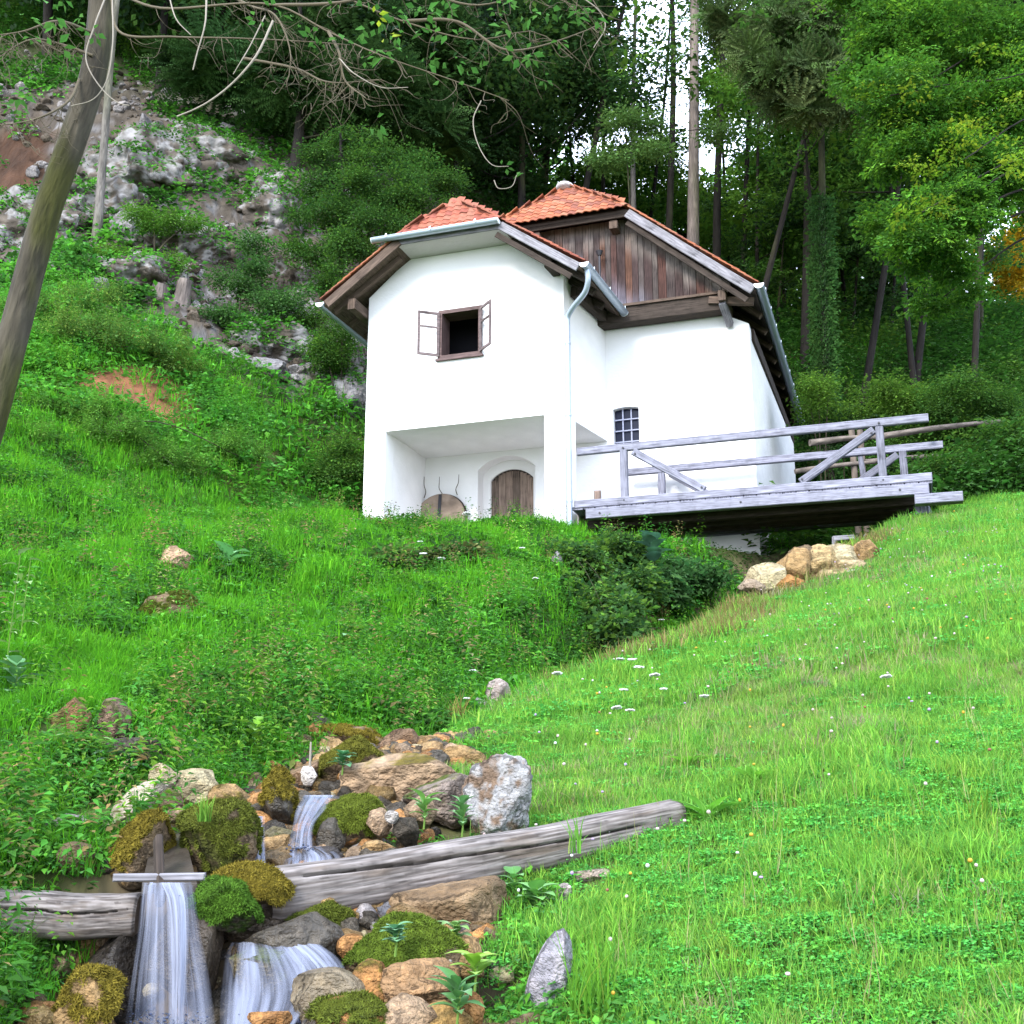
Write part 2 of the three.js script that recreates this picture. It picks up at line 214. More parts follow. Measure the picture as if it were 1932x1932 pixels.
{
  const us = [], vs = [];
  for (let x = -110; x < -14; x += 4) us.push(x); for (let x = -14; x < -5; x += 0.13) us.push(x); for (let x = -5; x < 6; x += 0.11) us.push(x); for (let x = 6; x < 18; x += 0.35) us.push(x); for (let x = 18; x <= 130; x += 4) us.push(x);
  for (let d = -40; d < 2; d += 2) vs.push(d); for (let d = 2; d < 20; d += 0.13) vs.push(d); for (let d = 20; d < 32; d += 0.15) vs.push(d); for (let d = 32; d < 38; d += 0.3) vs.push(d); for (let d = 38; d < 70; d += 1) vs.push(d); for (let d = 70; d <= 300; d += 6) vs.push(d);
  const w = us.length, pos = [], uv = [], idx = [];
  for (const d of vs) for (const x of us) { pos.push(x, H(x, -d) - (Math.abs(x) > 45 || d > 92 ? Math.max(0, Math.max(Math.abs(x) - 45, d - 92)) * 0.04 : 0), -d); uv.push(x * 0.8, d * 0.8); }
  for (let j = 0; j < vs.length - 1; j++) for (let i = 0; i < w - 1; i++) { const a = j * w + i; idx.push(a, a + 1, a + w, a + w, a + 1, a + w + 1); }
  const g = new THREE.BufferGeometry(); g.setAttribute('position', new THREE.BufferAttribute(new Float32Array(pos), 3)); g.setAttribute('uv', new THREE.BufferAttribute(new Float32Array(uv), 2)); g.setIndex(idx); g.computeVertexNormals();
  paint(g, (x, y, z, nx, ny) => {
    const d = -z, [q, , wd] = channel(x, d), k = 1 + 0.5 * fbm(x * 3, z * 3, 0.7, 3);
    let c = [0.055 * k, 0.085 * k, 0.018 * k];
    const dry = step(0.1, 0.5, fbm(x * 0.7 + 3, z * 0.7, 0.2, 3)); c = mix3(c, [0.13 * k, 0.1 * k, 0.04 * k], dry * 0.5);
    if (d < 26) c = mix3(c, [0.1 * k, 0.075 * k, 0.045 * k], step(wd + 0.5, wd, q));
    const r = rocky(x, d);
    if (r > 0) { const pale = step(-0.02, 0.16, fbm(x * 3.4, z * 3.4 + y * 1.7, y * 2.2, 5) * 1.2 - 0.12 - 0.3 * step(0.7, 0.92, ny)); c = mix3(c, mix3([0.075 * k, 0.061 * k, 0.047 * k], [0.15 * k, 0.142 * k, 0.14 * k], pale), r); }
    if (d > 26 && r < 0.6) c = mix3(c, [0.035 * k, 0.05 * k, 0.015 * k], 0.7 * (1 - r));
    return mix3(c, d > 24 ? [0.055 * k, 0.028 * k, 0.016 * k] : [0.2 * k, 0.085 * k, 0.042 * k], scar(x, z));  // far earth is coloured darker to give the shade it lies in
  });
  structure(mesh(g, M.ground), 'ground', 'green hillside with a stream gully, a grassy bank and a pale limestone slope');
}
// ------------------------------------------------------------------ the mill house
const mill = new THREE.Group(); mill.position.copy(HO); mill.rotation.y = HT;
top(mill, 'mill_house', 'white plastered watermill with red tiled half-hipped roofs and a brown plank gable', 'house');
const P = M.plaster;
const extr = (shape, depth, z) => { const g = new THREE.ExtrudeGeometry(shape, { depth, bevelEnabled: false, curveSegments: 14 }); g.translate(0, 0, z); return boxUV(g, 0, 0.4); };
const poly = (pts) => { const s = new THREE.Shape(); pts.forEach(([x, y], i) => i ? s.lineTo(x, y) : s.moveTo(x, y)); s.closePath(); return s; };
const rectHole = (x0, x1, y0, y1) => { const h = new THREE.Path(); h.moveTo(x0, y0); h.lineTo(x0, y1); h.lineTo(x1, y1); h.lineTo(x1, y0); h.closePath(); return h; };
const archHole = (x0, x1, y0, ys, yt) => { const h = new THREE.Path(), r = yt - ys, w = (x1 - x0) / 2, R = (w * w + r * r) / (2 * r), c = (x0 + x1) / 2, a = Math.asin(w / R); h.moveTo(x0, y0); h.lineTo(x0, ys); for (let i = 1; i <= 12; i++) { const t = -a + 2 * a * i / 12; h.lineTo(c + R * Math.sin(t), yt - R + R * Math.cos(t)); } h.lineTo(x1, y0); h.closePath(); return h; };
{ // rendered tower front with its open porch and the window
  const s = poly([[-3.75, -0.8], [-3.34, -0.8], [-3.34, 1.69], [-0.37, 1.69], [-0.37, -0.9], [0, -0.9], [0, 4.28], [-0.86, 4.98], [-2.98, 4.98], [-3.75, 4.32]]);
  s.holes.push(rectHole(-2.29, -1.57, 2.99, 3.81));
  mesh(extr(s, 0.36, -0.36), P, 'front_wall', mill);
  mesh(geoBox(-3.75, -3.34, -0.8, 4.28, -1.85, -0.362), P, 'side_wall', mill);
  const rt = slab([V(-0.4, 1.692, -0.362), V(0, 1.692, -0.362), V(0.28, 1.692, -1.85), V(-0.1, 1.692, -1.85)], V(0, 2.75, 0)); mesh(rt, P, 'side_wall', mill);
  mesh(slab([V(0.0, -0.9, -0.03), V(0.085, -0.9, -0.36), V(0.0, -0.9, -0.36)], V(0, 2.59, 0)), P, 'pillar', mill);
  mesh(slab([V(-3.34, 1.7, -0.362), V(-0.4, 1.7, -0.362), V(-0.1, 1.7, -1.85), V(-3.34, 1.7, -1.85)], V(0, 0.12, 0)), P, 'ceiling', mill);
  mesh(geoBox(-3.34, 0.12, -0.2, -0.02, -1.85, -0.362), M.mortar, 'floor', mill);
}
{ // main house: front wall with door recess and barred window, then the sides
  const s = poly([[-3.9, -1.7], [2.95, -1.7], [2.95, 3.66], [2.5, 3.9], [-3.9, 3.9]]);
  s.holes.push(archHole(-2.26, -1.12, -0.02, 1.36, 1.6), archHole(0.4, 0.88, 1.46, 2.29, 2.32));
  mesh(extr(s, 0.3, -2.15), P, 'front_wall', mill);
  const b = poly([[-2.5, -0.1], [-0.9, -0.1], [-0.9, 1.75], [-2.5, 1.75]]); b.holes.push(archHole(-2.11, -1.25, -0.02, 1.22, 1.42));
  mesh(extr(b, 0.12, -2.272), P, 'door_reveal', mill);
  mesh(slab([V(2.6, -1.7, -2.15), V(2.95, -1.7, -2.152), V(3.05, -1.7, -9), V(2.6, -1.7, -9)], V(0, 5.15, 0)), P, 'side_wall', mill);
  mesh(geoBox(-3.9, -3.5, -1, 4.2, -9, -2.152), P, 'side_wall', mill);
  mesh(geoBox(-3.5, 2.6, -1, 5.5, -9, -8.7), P, 'rear_wall', mill);
  mesh(geoBox(2.93, 3.06, -1.6, 0.5, -8.4, -4.6), M.mortar, 'plinth', mill);
  for (let i = 0; i < 5; i++) mesh(boxUV(bevelBox(0.1 + 0.03 * (i % 2), 0.2, 0.42, 0.03)).translate(2.96, -0.3 + 0.21 * i, -2.45 - 0.5 * (i % 3)), M.mortar, 'corner_stone', mill);
}
{ // porch door of upright planks, in its arched recess
  const door = group('door', mill); door.position.set(-1.68, 0, -2.25);
  for (let i = 0; i < 6; i++) {
    const x0 = -0.43 + i * 0.144, x1 = x0 + 0.138, tp = x => 1.42 - 1.0 * x * x * 1.05; const s = poly([[x0, 0], [x1, 0], [x1, tp(x1)], [(x0 + x1) / 2, tp((x0 + x1) / 2)], [x0, tp(x0)]]);
    const g = new THREE.ExtrudeGeometry(s, { depth: 0.03 + 0.006 * (i % 2), bevelEnabled: false }); boxUV(g, 1, 1, i * 0.31); tint(g, 0.2 + 0.03 * (i % 3), 0.15 + 0.02 * (i % 3), 0.12 + 0.015 * (i % 3), 0.2); mesh(g, M.plank, 'plank', door);
  }
  mesh(geoBox(-0.44, 0.44, 0, 1.45, -0.03, -0.004), M.darkWood, 'backing', door);
  mesh(new THREE.SphereGeometry(0.028, 10, 8).translate(0.0, 0.55, 0.06), M.iron, 'handle', door);
  mesh(geoBox(-0.045, 0.045, 0.46, 0.64, 0.03, 0.042), M.iron, 'lock_plate', door);
  const lin = []; for (let i = 0; i < 12; i++) { const x = -0.43 + i * 0.0717, m = 1.42 - 1.05 * (x + 0.036) ** 2; lin.push(geoBox(x, x + 0.0717, m - 0.02, m + 0.05, 0.02, 0.055)); } mesh(mergeGeometries(lin), M.darkWood, 'lintel', door);
}
{ // open casement window of the tower
  const w = group('window', mill); w.position.set(-1.93, 3.4, 0);
  const fr = [[-0.42, -0.35, -0.47, 0.47], [0.35, 0.42, -0.47, 0.47]].map(a => geoBox(...a, -0.365, 0.022)).concat([[-0.35, 0.35, 0.4, 0.47], [-0.35, 0.35, -0.47, -0.4]].map(a => geoBox(...a, -0.365, 0.02)));
  mesh(mergeGeometries(fr), M.frame, 'frame', w); mesh(geoBox(-0.45, 0.45, -0.505, -0.472, -0.05, 0.06), M.frame, 'sill', w);
  for (const [hx, ang, sx] of [[-0.39, -(Math.PI - 0.62), 1], [0.39, 2.4, -1]]) {
    const c = group('casement', w); c.position.set(hx, 0, 0.035); c.rotation.y = ang;
    const W = 0.4 * sx, bx = (a, b, y0, y1, z0 = -0.014, z1 = 0.014) => geoBox(Math.min(a, b), Math.max(a, b), y0, y1, z0, z1);
    mesh(mergeGeometries([bx(0, 0.046 * sx, -0.42, 0.42), bx(W - 0.046 * sx, W, -0.42, 0.42), bx(0.046 * sx, W - 0.046 * sx, 0.374, 0.42), bx(0.046 * sx, W - 0.046 * sx, -0.42, -0.374), bx(0.046 * sx, W - 0.046 * sx, 0.115, 0.145)]), M.sash, 'sash', c);
    mesh(bx(0.047 * sx, W - 0.047 * sx, -0.373, 0.114, -0.002, 0.002), M.glass, 'pane', c); mesh(bx(0.047 * sx, W - 0.047 * sx, 0.146, 0.373, -0.002, 0.002), M.glass, 'pane', c);
  }
  // black sheets put in for the unlit room behind the window
  mesh(mergeGeometries([geoBox(-1.4, 1.4, -1.3, -1.25, -1.6, -0.4), geoBox(-1.4, 1.4, -1.25, 1, -1.0, -0.96)]), M.black, 'darkness_lining', w);
  const b = group('window', mill); b.position.set(0.64, 1.9, -1.98); b.userData.label = 'small window with an iron grid';
  for (let i = 0; i < 3; i++) for (let j = 0; j < 4; j++) mesh(geoBox(-0.235 + i * 0.158, -0.235 + i * 0.158 + 0.152, -0.44 + j * 0.215, -0.44 + j * 0.215 + 0.208, -0.004, 0.004), M.darkGlass, 'pane', b);  // near-black panes carry the darkness of the room in their colour
  for (const x of [-0.08, 0.078]) mesh(geoBox(x - 0.012, x + 0.012, -0.44, 0.43, 0.02, 0.04), M.grille, 'bar', b);
  for (const y of [-0.228, -0.013, 0.202]) mesh(geoBox(-0.24, 0.24, y - 0.011, y + 0.011, 0.042, 0.058), M.grille, 'bar', b);
  mesh(geoBox(-0.3, 0.3, -0.5, 0.5, -0.3, -0.28), M.black, 'darkness_lining', b);  // black sheet in place of an unlit interior
}
// ---- roofs
const tileGeo = (() => { // a pan tile: curved cross-section, slightly thick
  const out = []; for (const [w, l] of [[0.156, 0.3]]) { const s = new THREE.Shape(), n = 6, prof = t => 0.017 * Math.sin(Math.PI * Math.min(1, t * 1.45)) - (t > 0.69 ? 0.008 * Math.sin(Math.PI * (t - 0.69) / 0.31) : 0); for (let i = 0; i <= n; i++) { const t = i / n; i ? s.lineTo(t * w, prof(t) + 0.016) : s.moveTo(0, prof(0) + 0.016); } for (let i = n; i >= 0; i--) s.lineTo(i / n * w, prof(i / n)); s.closePath(); const g = new THREE.ExtrudeGeometry(s, { depth: l, bevelEnabled: false }); g.translate(-w / 2, 0, 0); boxUV(g, 2); out.push(g); } return out[0]; })();
// lay tiles on a plane: O eave corner, U along the eave, Up the slope; inside(u, v); own(u, v) says which are single pieces
function layTiles(roof, O, U, Up, uMax, vMax, inside, own, mats, seed, course = 0.14) {
  const R = rng(seed), N = U.clone().cross(Up).normalize(); if (N.y < 0) N.negate();
  const rest = mats.map(() => []), cols = Math.ceil(uMax / 0.15), rows = Math.ceil(vMax / course);
  for (let r = 0; r < rows; r++) for (let c = 0; c < cols; c++) {
    const u = (c + 0.5) * 0.15, v = r * course; if (!inside(u, v + course * 0.4)) continue;
    const k = Math.floor(R() * mats.length), Z = Up.clone().negate().addScaledVector(N, 0.07 + (R() - 0.5) * 0.02).normalize(), X = U.clone().addScaledVector(Up, (R() - 0.5) * 0.03).normalize(), Y = Z.clone().cross(X).normalize(); if (Y.dot(N) < 0) { X.negate(); Y.negate(); }
    const m = new THREE.Matrix4().makeBasis(X, Z.clone().cross(X).normalize(), Z);
    const p = O.clone().addScaledVector(U, u).addScaledVector(Up, v + 0.25).addScaledVector(N, 0.014 + (R() - 0.5) * 0.008); m.setPosition(p);
    if (own(u, v)) { const t = mesh(tileGeo, mats[k], 'tile', roof); t.applyMatrix4(m); } else rest[k].push(tileGeo.clone().applyMatrix4(m));
  }
  rest.forEach((g, k) => { if (g.length) mesh(mergeGeometries(g), mats[k], 'tile_field', roof).userData.kind = 'stuff'; });
}
function ridgeTiles(roof, a, b, mats, seed) { const R = rng(seed), d = b.clone().sub(a), n = Math.max(1, Math.round(d.length() / 0.33)), X = d.clone().normalize(), Z = X.clone().cross(V(0, 1, 0)).normalize(), Y = Z.clone().cross(X); const s = new THREE.Shape(); for (let i = 0; i <= 8; i++) { const t = Math.PI * i / 8; i ? s.lineTo(Math.cos(t) * 0.1, Math.sin(t) * 0.062) : s.moveTo(0.1, 0); } for (let i = 8; i >= 0; i--) { const t = Math.PI * i / 8; s.lineTo(Math.cos(t) * 0.084, Math.sin(t) * 0.048); } s.closePath(); const g = new THREE.ExtrudeGeometry(s, { depth: 0.37, bevelEnabled: false }); boxUV(g, 2); for (let i = 0; i < n; i++) { const m = new THREE.Matrix4().makeBasis(Z.clone().negate(), Y, X); const t = mesh(g, mats[Math.floor(R() * mats.length)], 'ridge_tile', roof); m.setPosition(a.clone().lerp(b, i / n).add(V(0, 0.006 + (i % 2) * 0.004, 0))); t.applyMatrix4(m); } }
function gutter(roof, a, b, r = 0.075) { // half-round channel with end caps and brackets
  const g = group('gutter', roof), d = b.clone().sub(a), len = d.length(), s = new THREE.Shape(); for (let i = 0; i <= 12; i++) { const t = Math.PI + Math.PI * i / 12; i ? s.lineTo(Math.cos(t) * r, Math.sin(t) * r) : s.moveTo(-r, 0); } for (let i = 12; i >= 0; i--) { const t = Math.PI + Math.PI * i / 12; s.lineTo(Math.cos(t) * (r - 0.007), Math.sin(t) * (r - 0.007)); } s.closePath();
  const geo = new THREE.ExtrudeGeometry(s, { depth: len, bevelEnabled: false }); const bead = [-r, r].map(x => new THREE.CylinderGeometry(0.009, 0.009, len, 6).rotateX(Math.PI / 2).translate(x, 0.002, len / 2).toNonIndexed()); const all = mergeGeometries([boxUV(geo, 2), ...bead.map(q => boxUV(q, 2))]);
  const Z = d.clone().normalize(), X = V(0, 1, 0).cross(Z).normalize(), q = new THREE.Quaternion().setFromRotationMatrix(new THREE.Matrix4().makeBasis(X, Z.clone().cross(X), Z)); g.position.copy(a); g.quaternion.copy(q);
  mesh(all, M.zinc, 'channel', g); for (const z of [-0.004, len + 0.004]) { const c = new THREE.CylinderGeometry(r + 0.006, r + 0.006, 0.012, 16, 1, false, 0, Math.PI); c.rotateX(Math.PI / 2).rotateZ(Math.PI / 2 * 1).translate(0, 0, z); c.rotateZ(-Math.PI); mesh(c, M.whiteMetal, 'end_cap', g); }
  for (let z = 0.3; z < len; z += 0.85) mesh(geoBox(-r - 0.012, -r - 0.002, -0.02, 0.04, z - 0.015, z + 0.015), M.zinc, 'bracket', g); return g;
}
{ // tower roof
  const roof = group('roof', mill); roof.userData.label = 'low red tiled half-hipped roof over the porch tower';
  const ER = V(0.5, 4.1, 0.6), ERb = V(0.66, 4.06, -1.7), HR = V(-0.95, 5.1, 0.6), AP = V(-1.93, 5.76, 0.24), RB = V(-1.93, 5.76, -2.0), HL = V(-2.91, 5.1, 0.6), EL = V(-4.36, 4.1, 0.6), ELb = V(-4.36, 4.1, -2.0), dn = V(0, -0.1, 0);
  mesh(slab([ERb, RB, AP, HR, ER], dn), M.brownWood, 'roof_boards', roof); mesh(slab([EL, HL, AP, RB, ELb], dn), M.brownWood, 'roof_boards', roof); mesh(slab([HR, AP, HL], dn), M.brownWood, 'roof_boards', roof);
  const up = HR.clone().sub(ER).normalize(), lenR = AP.clone().setZ(0.6).sub(ER).length();
  const cut = (zf) => (u, v) => { const y = v * up.y; return u > Math.max(0, (4.1 + y - 5.1) * 0.55) - 0.05 && v < lenR - 0.1; };
  const upL = V(-up.x, up.y, 0), s1 = (u) => u < 0.16;
  layTiles(roof, ER.clone().add(V(0, 0.03, 0.06)), V(0, 0, -1), up, 2.2, lenR, cut(), s1, M.redTile, 3);
  layTiles(roof, EL.clone().add(V(0, 0.03, 0.06)), V(0, 0, -1), upL, 2.6, lenR, cut(), s1, M.tile, 4);
  const hu = V(0, 0.66, -0.36).normalize(), hl = Math.hypot(0.66, 0.36); layTiles(roof, V(-2.96, 5.12, 0.66), V(1, 0, 0), hu, 2.06, hl + 0.06, (u, v) => Math.abs(u - 1.03) < 1.0 * (1 - v / (hl + 0.04)), () => true, M.redTile, 5, 0.13);
  ridgeTiles(roof, HL.clone().add(V(-0.02, 0.02, 0.03)), AP.clone().add(V(0, 0.04, 0)), M.redTile, 6); ridgeTiles(roof, HR.clone().add(V(0.02, 0.02, 0.03)), AP.clone().add(V(0, 0.04, 0)), M.redTile, 7); ridgeTiles(roof, AP.clone().add(V(0, 0.02, 0)), RB.clone().add(V(0, 0.02, 0)), M.redTile, 8);
  beam(roof, 'barge_board', M.paleWood, ER.clone().add(V(-0.06, -0.07, 0.02)), HR.clone().add(V(-0.02, -0.06, 0.02)), 0.04, 0.15); beam(roof, 'barge_board', M.darkWood, ER.clone().add(V(-0.2, -0.2, -0.02)), HR.clone().add(V(-0.1, -0.2, -0.02)), 0.03, 0.1);
  beam(roof, 'barge_board', M.brownWood, EL.clone().add(V(0.06, -0.08, 0.02)), HL.clone().add(V(0.02, -0.06, 0.02)), 0.04, 0.17); beam(roof, 'fascia', M.paleWood, V(-3.0, 5.04, 0.6), V(-0.9, 5.04, 0.6), 0.03, 0.12);
  mesh(geoBox(-2.96, -0.9, 4.982, 5.0, 0.004, 0.58), M.mortar, 'soffit', roof);
  gutter(roof, V(-3.37, 5.1, 0.72), V(-0.96, 5.1, 0.72), 0.07); gutter(roof, V(0.55, 4.08, 0.66), V(0.73, 4.04, -1.5)); gutter(roof, V(-4.42, 4.05, 0.66), V(-4.42, 4.03, -1.9));
  for (const z of [0.3, -0.35, -1.0]) { beam(roof, 'rafter', M.brownWood, V(-4.3, 4.0, z), V(-3.0, 4.88, z), 0.1, 0.12); beam(roof, 'rafter', M.darkWood, V(0.46, 3.98, z), V(-0.86, 4.88, z), 0.1, 0.12); }
  beam(roof, 'purlin', M.brownWood, V(-3.86, 4.02, 0.5), V(-3.86, 4.02, -1.7), 0.16, 0.2); beam(roof, 'purlin', M.darkWood, V(-0.16, 4.3, 0.42), V(0.02, 4.3, -1.7), 0.14, 0.16);
  beam(roof, 'wall_plate', M.darkWood, V(0.09, 4.06, -0.36), V(0.4, 4.0, -1.84), 0.14, 0.2);
}
{ // main roof with its plank gable
  const roof = group('roof', mill); roof.userData.label = 'higher orange tiled half-hipped main roof behind the tower';
  const E0 = V(3.17, 4.1, -1.2), E1 = V(3.17, 4.1, -10.5), H0 = V(0.9, 5.95, -1.2), AP = V(-0.45, 7.04, -2.1), RB = V(-0.45, 7.04, -10.5), H1 = V(-1.8, 5.95, -1.2), L0 = V(-4.07, 4.1, -1.2), L1 = V(-4.07, 4.1, -10.5), dn = V(0, -0.12, 0);
  mesh(slab([E1, RB, AP, H0, E0], dn), M.darkWood, 'roof_boards', roof); mesh(slab([L0, H1, AP, RB, L1], dn), M.brownWood, 'roof_boards', roof); mesh(slab([H0, AP, H1], dn), M.darkWood, 'roof_boards', roof);
  const up = H0.clone().sub(E0).normalize(), len = AP.clone().setZ(-1.2).sub(E0).length(), cut = (u, v) => u > Math.max(0, (4.1 + v * up.y - 5.95) * 0.83) - 0.05 && v < len - 0.1, s1 = u => u < 0.16;
  layTiles(roof, E0.clone().add(V(0, 0.03, 0.06)), V(0, 0, -1), up, 9.2, len, cut, s1, M.tile, 13); layTiles(roof, L0.clone().add(V(0, 0.03, 0.06)), V(0, 0, -1), V(-up.x, up.y, 0), 9.2, len, cut, () => false, M.tile, 14);
  const hu = V(0, 1.09, -0.9).normalize(), hl = Math.hypot(1.09, 0.9); layTiles(roof, V(-1.86, 5.97, -1.13), V(1, 0, 0), hu, 2.84, hl + 0.05, (u, v) => Math.abs(u - 1.42) < 1.4 * (1 - v / (hl + 0.04)), () => true, M.tile, 15);
  ridgeTiles(roof, H1.clone().add(V(-0.02, 0.02, 0.04)), AP.clone().add(V(0, 0.05, 0)), M.tile, 16); ridgeTiles(roof, H0.clone().add(V(0.02, 0.02, 0.04)), AP.clone().add(V(0, 0.05, 0)), M.tile, 17); ridgeTiles(roof, AP.clone().add(V(0, 0.03, 0)), RB.clone().add(V(0, 0.03, 0)), M.tile, 18);
  const cap = new THREE.SphereGeometry(0.17, 14, 10).scale(1.1, 0.6, 1.5).translate(-0.52, 7.08, -2.05); mesh(boxUV(cap), M.mortar, 'ridge_cap', roof);
  beam(roof, 'barge_board', M.paleWood, E0.clone().add(V(-0.04, -0.1, 0.02)), H0.clone().add(V(0.0, -0.08, 0.02)), 0.04, 0.17); beam(roof, 'barge_board', M.darkWood, E0.clone().add(V(-0.16, -0.25, -0.04)), H0.clone().add(V(-0.02, -0.24, -0.04)), 0.03, 0.1);
  beam(roof, 'fascia', M.darkWood, V(-1.85, 5.86, -1.22), V(0.95, 5.86, -1.22), 0.04, 0.1);
  gutter(roof, V(3.24, 4.08, -1.12), V(3.24, 4.0, -10.4), 0.08);
  for (let z = -2.3; z > -10; z -= 0.82) beam(roof, 'rafter', M.brownWood, V(3.14, 3.96, z), V(2.2, 4.73, z), 0.1, 0.13);
  beam(roof, 'wall_plate', M.darkWood, V(2.86, 3.57, -2.2), V(2.93, 3.57, -9), 0.28, 0.24);
  beam(roof, 'tie_beam', M.darkWood, V(-3.9, 4.0, -1.66), V(2.62, 4.0, -1.66), 0.3, 0.3); mesh(geoBox(-3.9, 2.62, 4.152, 4.2, -1.8, -1.47), M.brownWood, 'trim_board', roof);
  beam(roof, 'purlin', M.brownWood, V(2.56, 4.05, -1.32), V(2.56, 4.05, -2.2), 0.14, 0.19); beam(roof, 'bracket', M.paleWood, V(2.55, 3.95, -1.42), V(2.62, 3.66, -1.82), 0.12, 0.13);
  beam(roof, 'rafter', M.brownWood, V(3.1, 3.92, -1.5), V(2.3, 4.05, -1.5), 0.1, 0.14); for (const x of [-0.9, 0.62]) beam(roof, 'purlin', M.brownWood, V(x, 5.72, -1.25), V(x, 5.72, -2.2), 0.16, 0.16);
  const gable = group('gable', mill), R = rng(77); gable.userData.label = 'gable of upright brown and grey weathered planks'; let x = -3.6;
  while (x < 2.75) {
    const w = 0.1 + R() * 0.07, y0 = 4.203, ty = q => Math.min(5.93, 4.1 + (3.17 - q) * 0.815 - 0.14, 4.1 + (q + 4.07) * 0.815 - 0.14), z = -1.52 + (R() - 0.5) * 0.02, a = x, b = x + w - 0.008; x += w; if (Math.min(ty(a), ty(b)) < y0 + 0.05) continue;
    const pos = [], idx = [], n = 10; for (let i = 0; i <= n; i++) for (const [px, pz] of [[a, z], [b, z], [b, z - 0.03], [a, z - 0.03]]) pos.push(px, lerp(y0 - 0.03 * R(), ty(px), i / n), pz);
    for (let i = 0; i < n; i++) for (let q = 0; q < 4; q++) { const A = i * 4 + q, B = i * 4 + (q + 1) % 4; idx.push(A, B, A + 4, B, B + 4, A + 4); } idx.push(0, 2, 1, 0, 3, 2);
    let g = new THREE.BufferGeometry(); g.setAttribute('position', new THREE.BufferAttribute(new Float32Array(pos), 3)); g.setIndex(idx); g = g.toNonIndexed(); g.computeVertexNormals(); boxUV(g, 1, 1, R() * 5);
    const base = [[0.085, 0.042, 0.034], [0.05, 0.032, 0.03], [0.105, 0.052, 0.034], [0.062, 0.046, 0.043], [0.085, 0.045, 0.038], [0.075, 0.06, 0.055]][Math.floor(R() * 6)], fade = 0.15 + 0.5 * R(), low = 4.28 + 0.5 * R();
    paint(g, (X, Y) => { let c = base; const t = ty(X); c = mix3(c, [0.22, 0.19, 0.17], step(t - fade - 0.18, t - fade * 0.4, Y) * 0.85); c = mix3(c, [0.22, 0.215, 0.27], step(low + 0.7 - 0.6 * Math.max(0, X), low - 0.1 - 0.6 * Math.max(0, X), Y) * step(1.5, 0.9, X) * 0.9); const k = 1 + 0.55 * fbm(X * 16, Y * 1.8, 2.2, 4); return c.map(v => v * k); });
    mesh(g, M.plank, 'plank', gable);
  }
  mesh(slab([V(-3.9, 4.2, -1.62), V(2.6, 4.2, -1.62), V(2.75, 4.25, -1.62), V(0.72, 5.93, -1.62), V(-1.62, 5.93, -1.62), V(-3.8, 4.2, -1.62)], V(0, 0, -0.03)), M.darkWood, 'backing', gable);
}
{ // rain pipe from the tower's right-hand gutter, and the iron vent
  const pipe = group('downpipe', mill); mesh(tube([V(0.56, 4.02, 0.5), V(0.57, 3.86, 0.48), V(0.5, 3.68, 0.4), V(0.22, 3.5, 0.2), V(0.1, 3.38, 0.11), V(0.085, 3.2, 0.09), V(0.085, 3.0, 0.09)], () => 0.05, 40, 12), M.zinc, 'elbow', pipe);
  mesh(new THREE.CylinderGeometry(0.048, 0.048, 3.34, 14).translate(0.085, 1.34, 0.09), M.zinc, 'pipe', pipe); for (const y of [0.1, 1.6, 2.9]) mesh(new THREE.CylinderGeometry(0.056, 0.056, 0.03, 14).translate(0.085, y, 0.09), M.zinc, 'clamp', pipe);
  const vent = group('vent_pipe', mill); mesh(new THREE.CylinderGeometry(0.022, 0.022, 0.95, 8).translate(0.32, 4.72, -1.35), M.iron, 'pipe', vent); mesh(new THREE.CylinderGeometry(0.07, 0.035, 0.09, 10).translate(0.32, 5.22, -1.35), M.iron, 'cap', vent); mesh(geoBox(0.285, 0.355, 4.6, 4.63, -1.5, -1.32), M.iron, 'clamp', vent);
}
const inHouse = (o) => { const g = new THREE.Group(); g.position.copy(HO); g.rotation.y = HT; g.add(...o.children.slice()); return g; };
function houseThing(name, label, cat, grp, x = 0, y = 0, z = 0) { const g = new THREE.Group(); g.position.copy(house3(x, y, z)); g.rotation.y = HT; top(g, name, label, cat, grp); return g; }
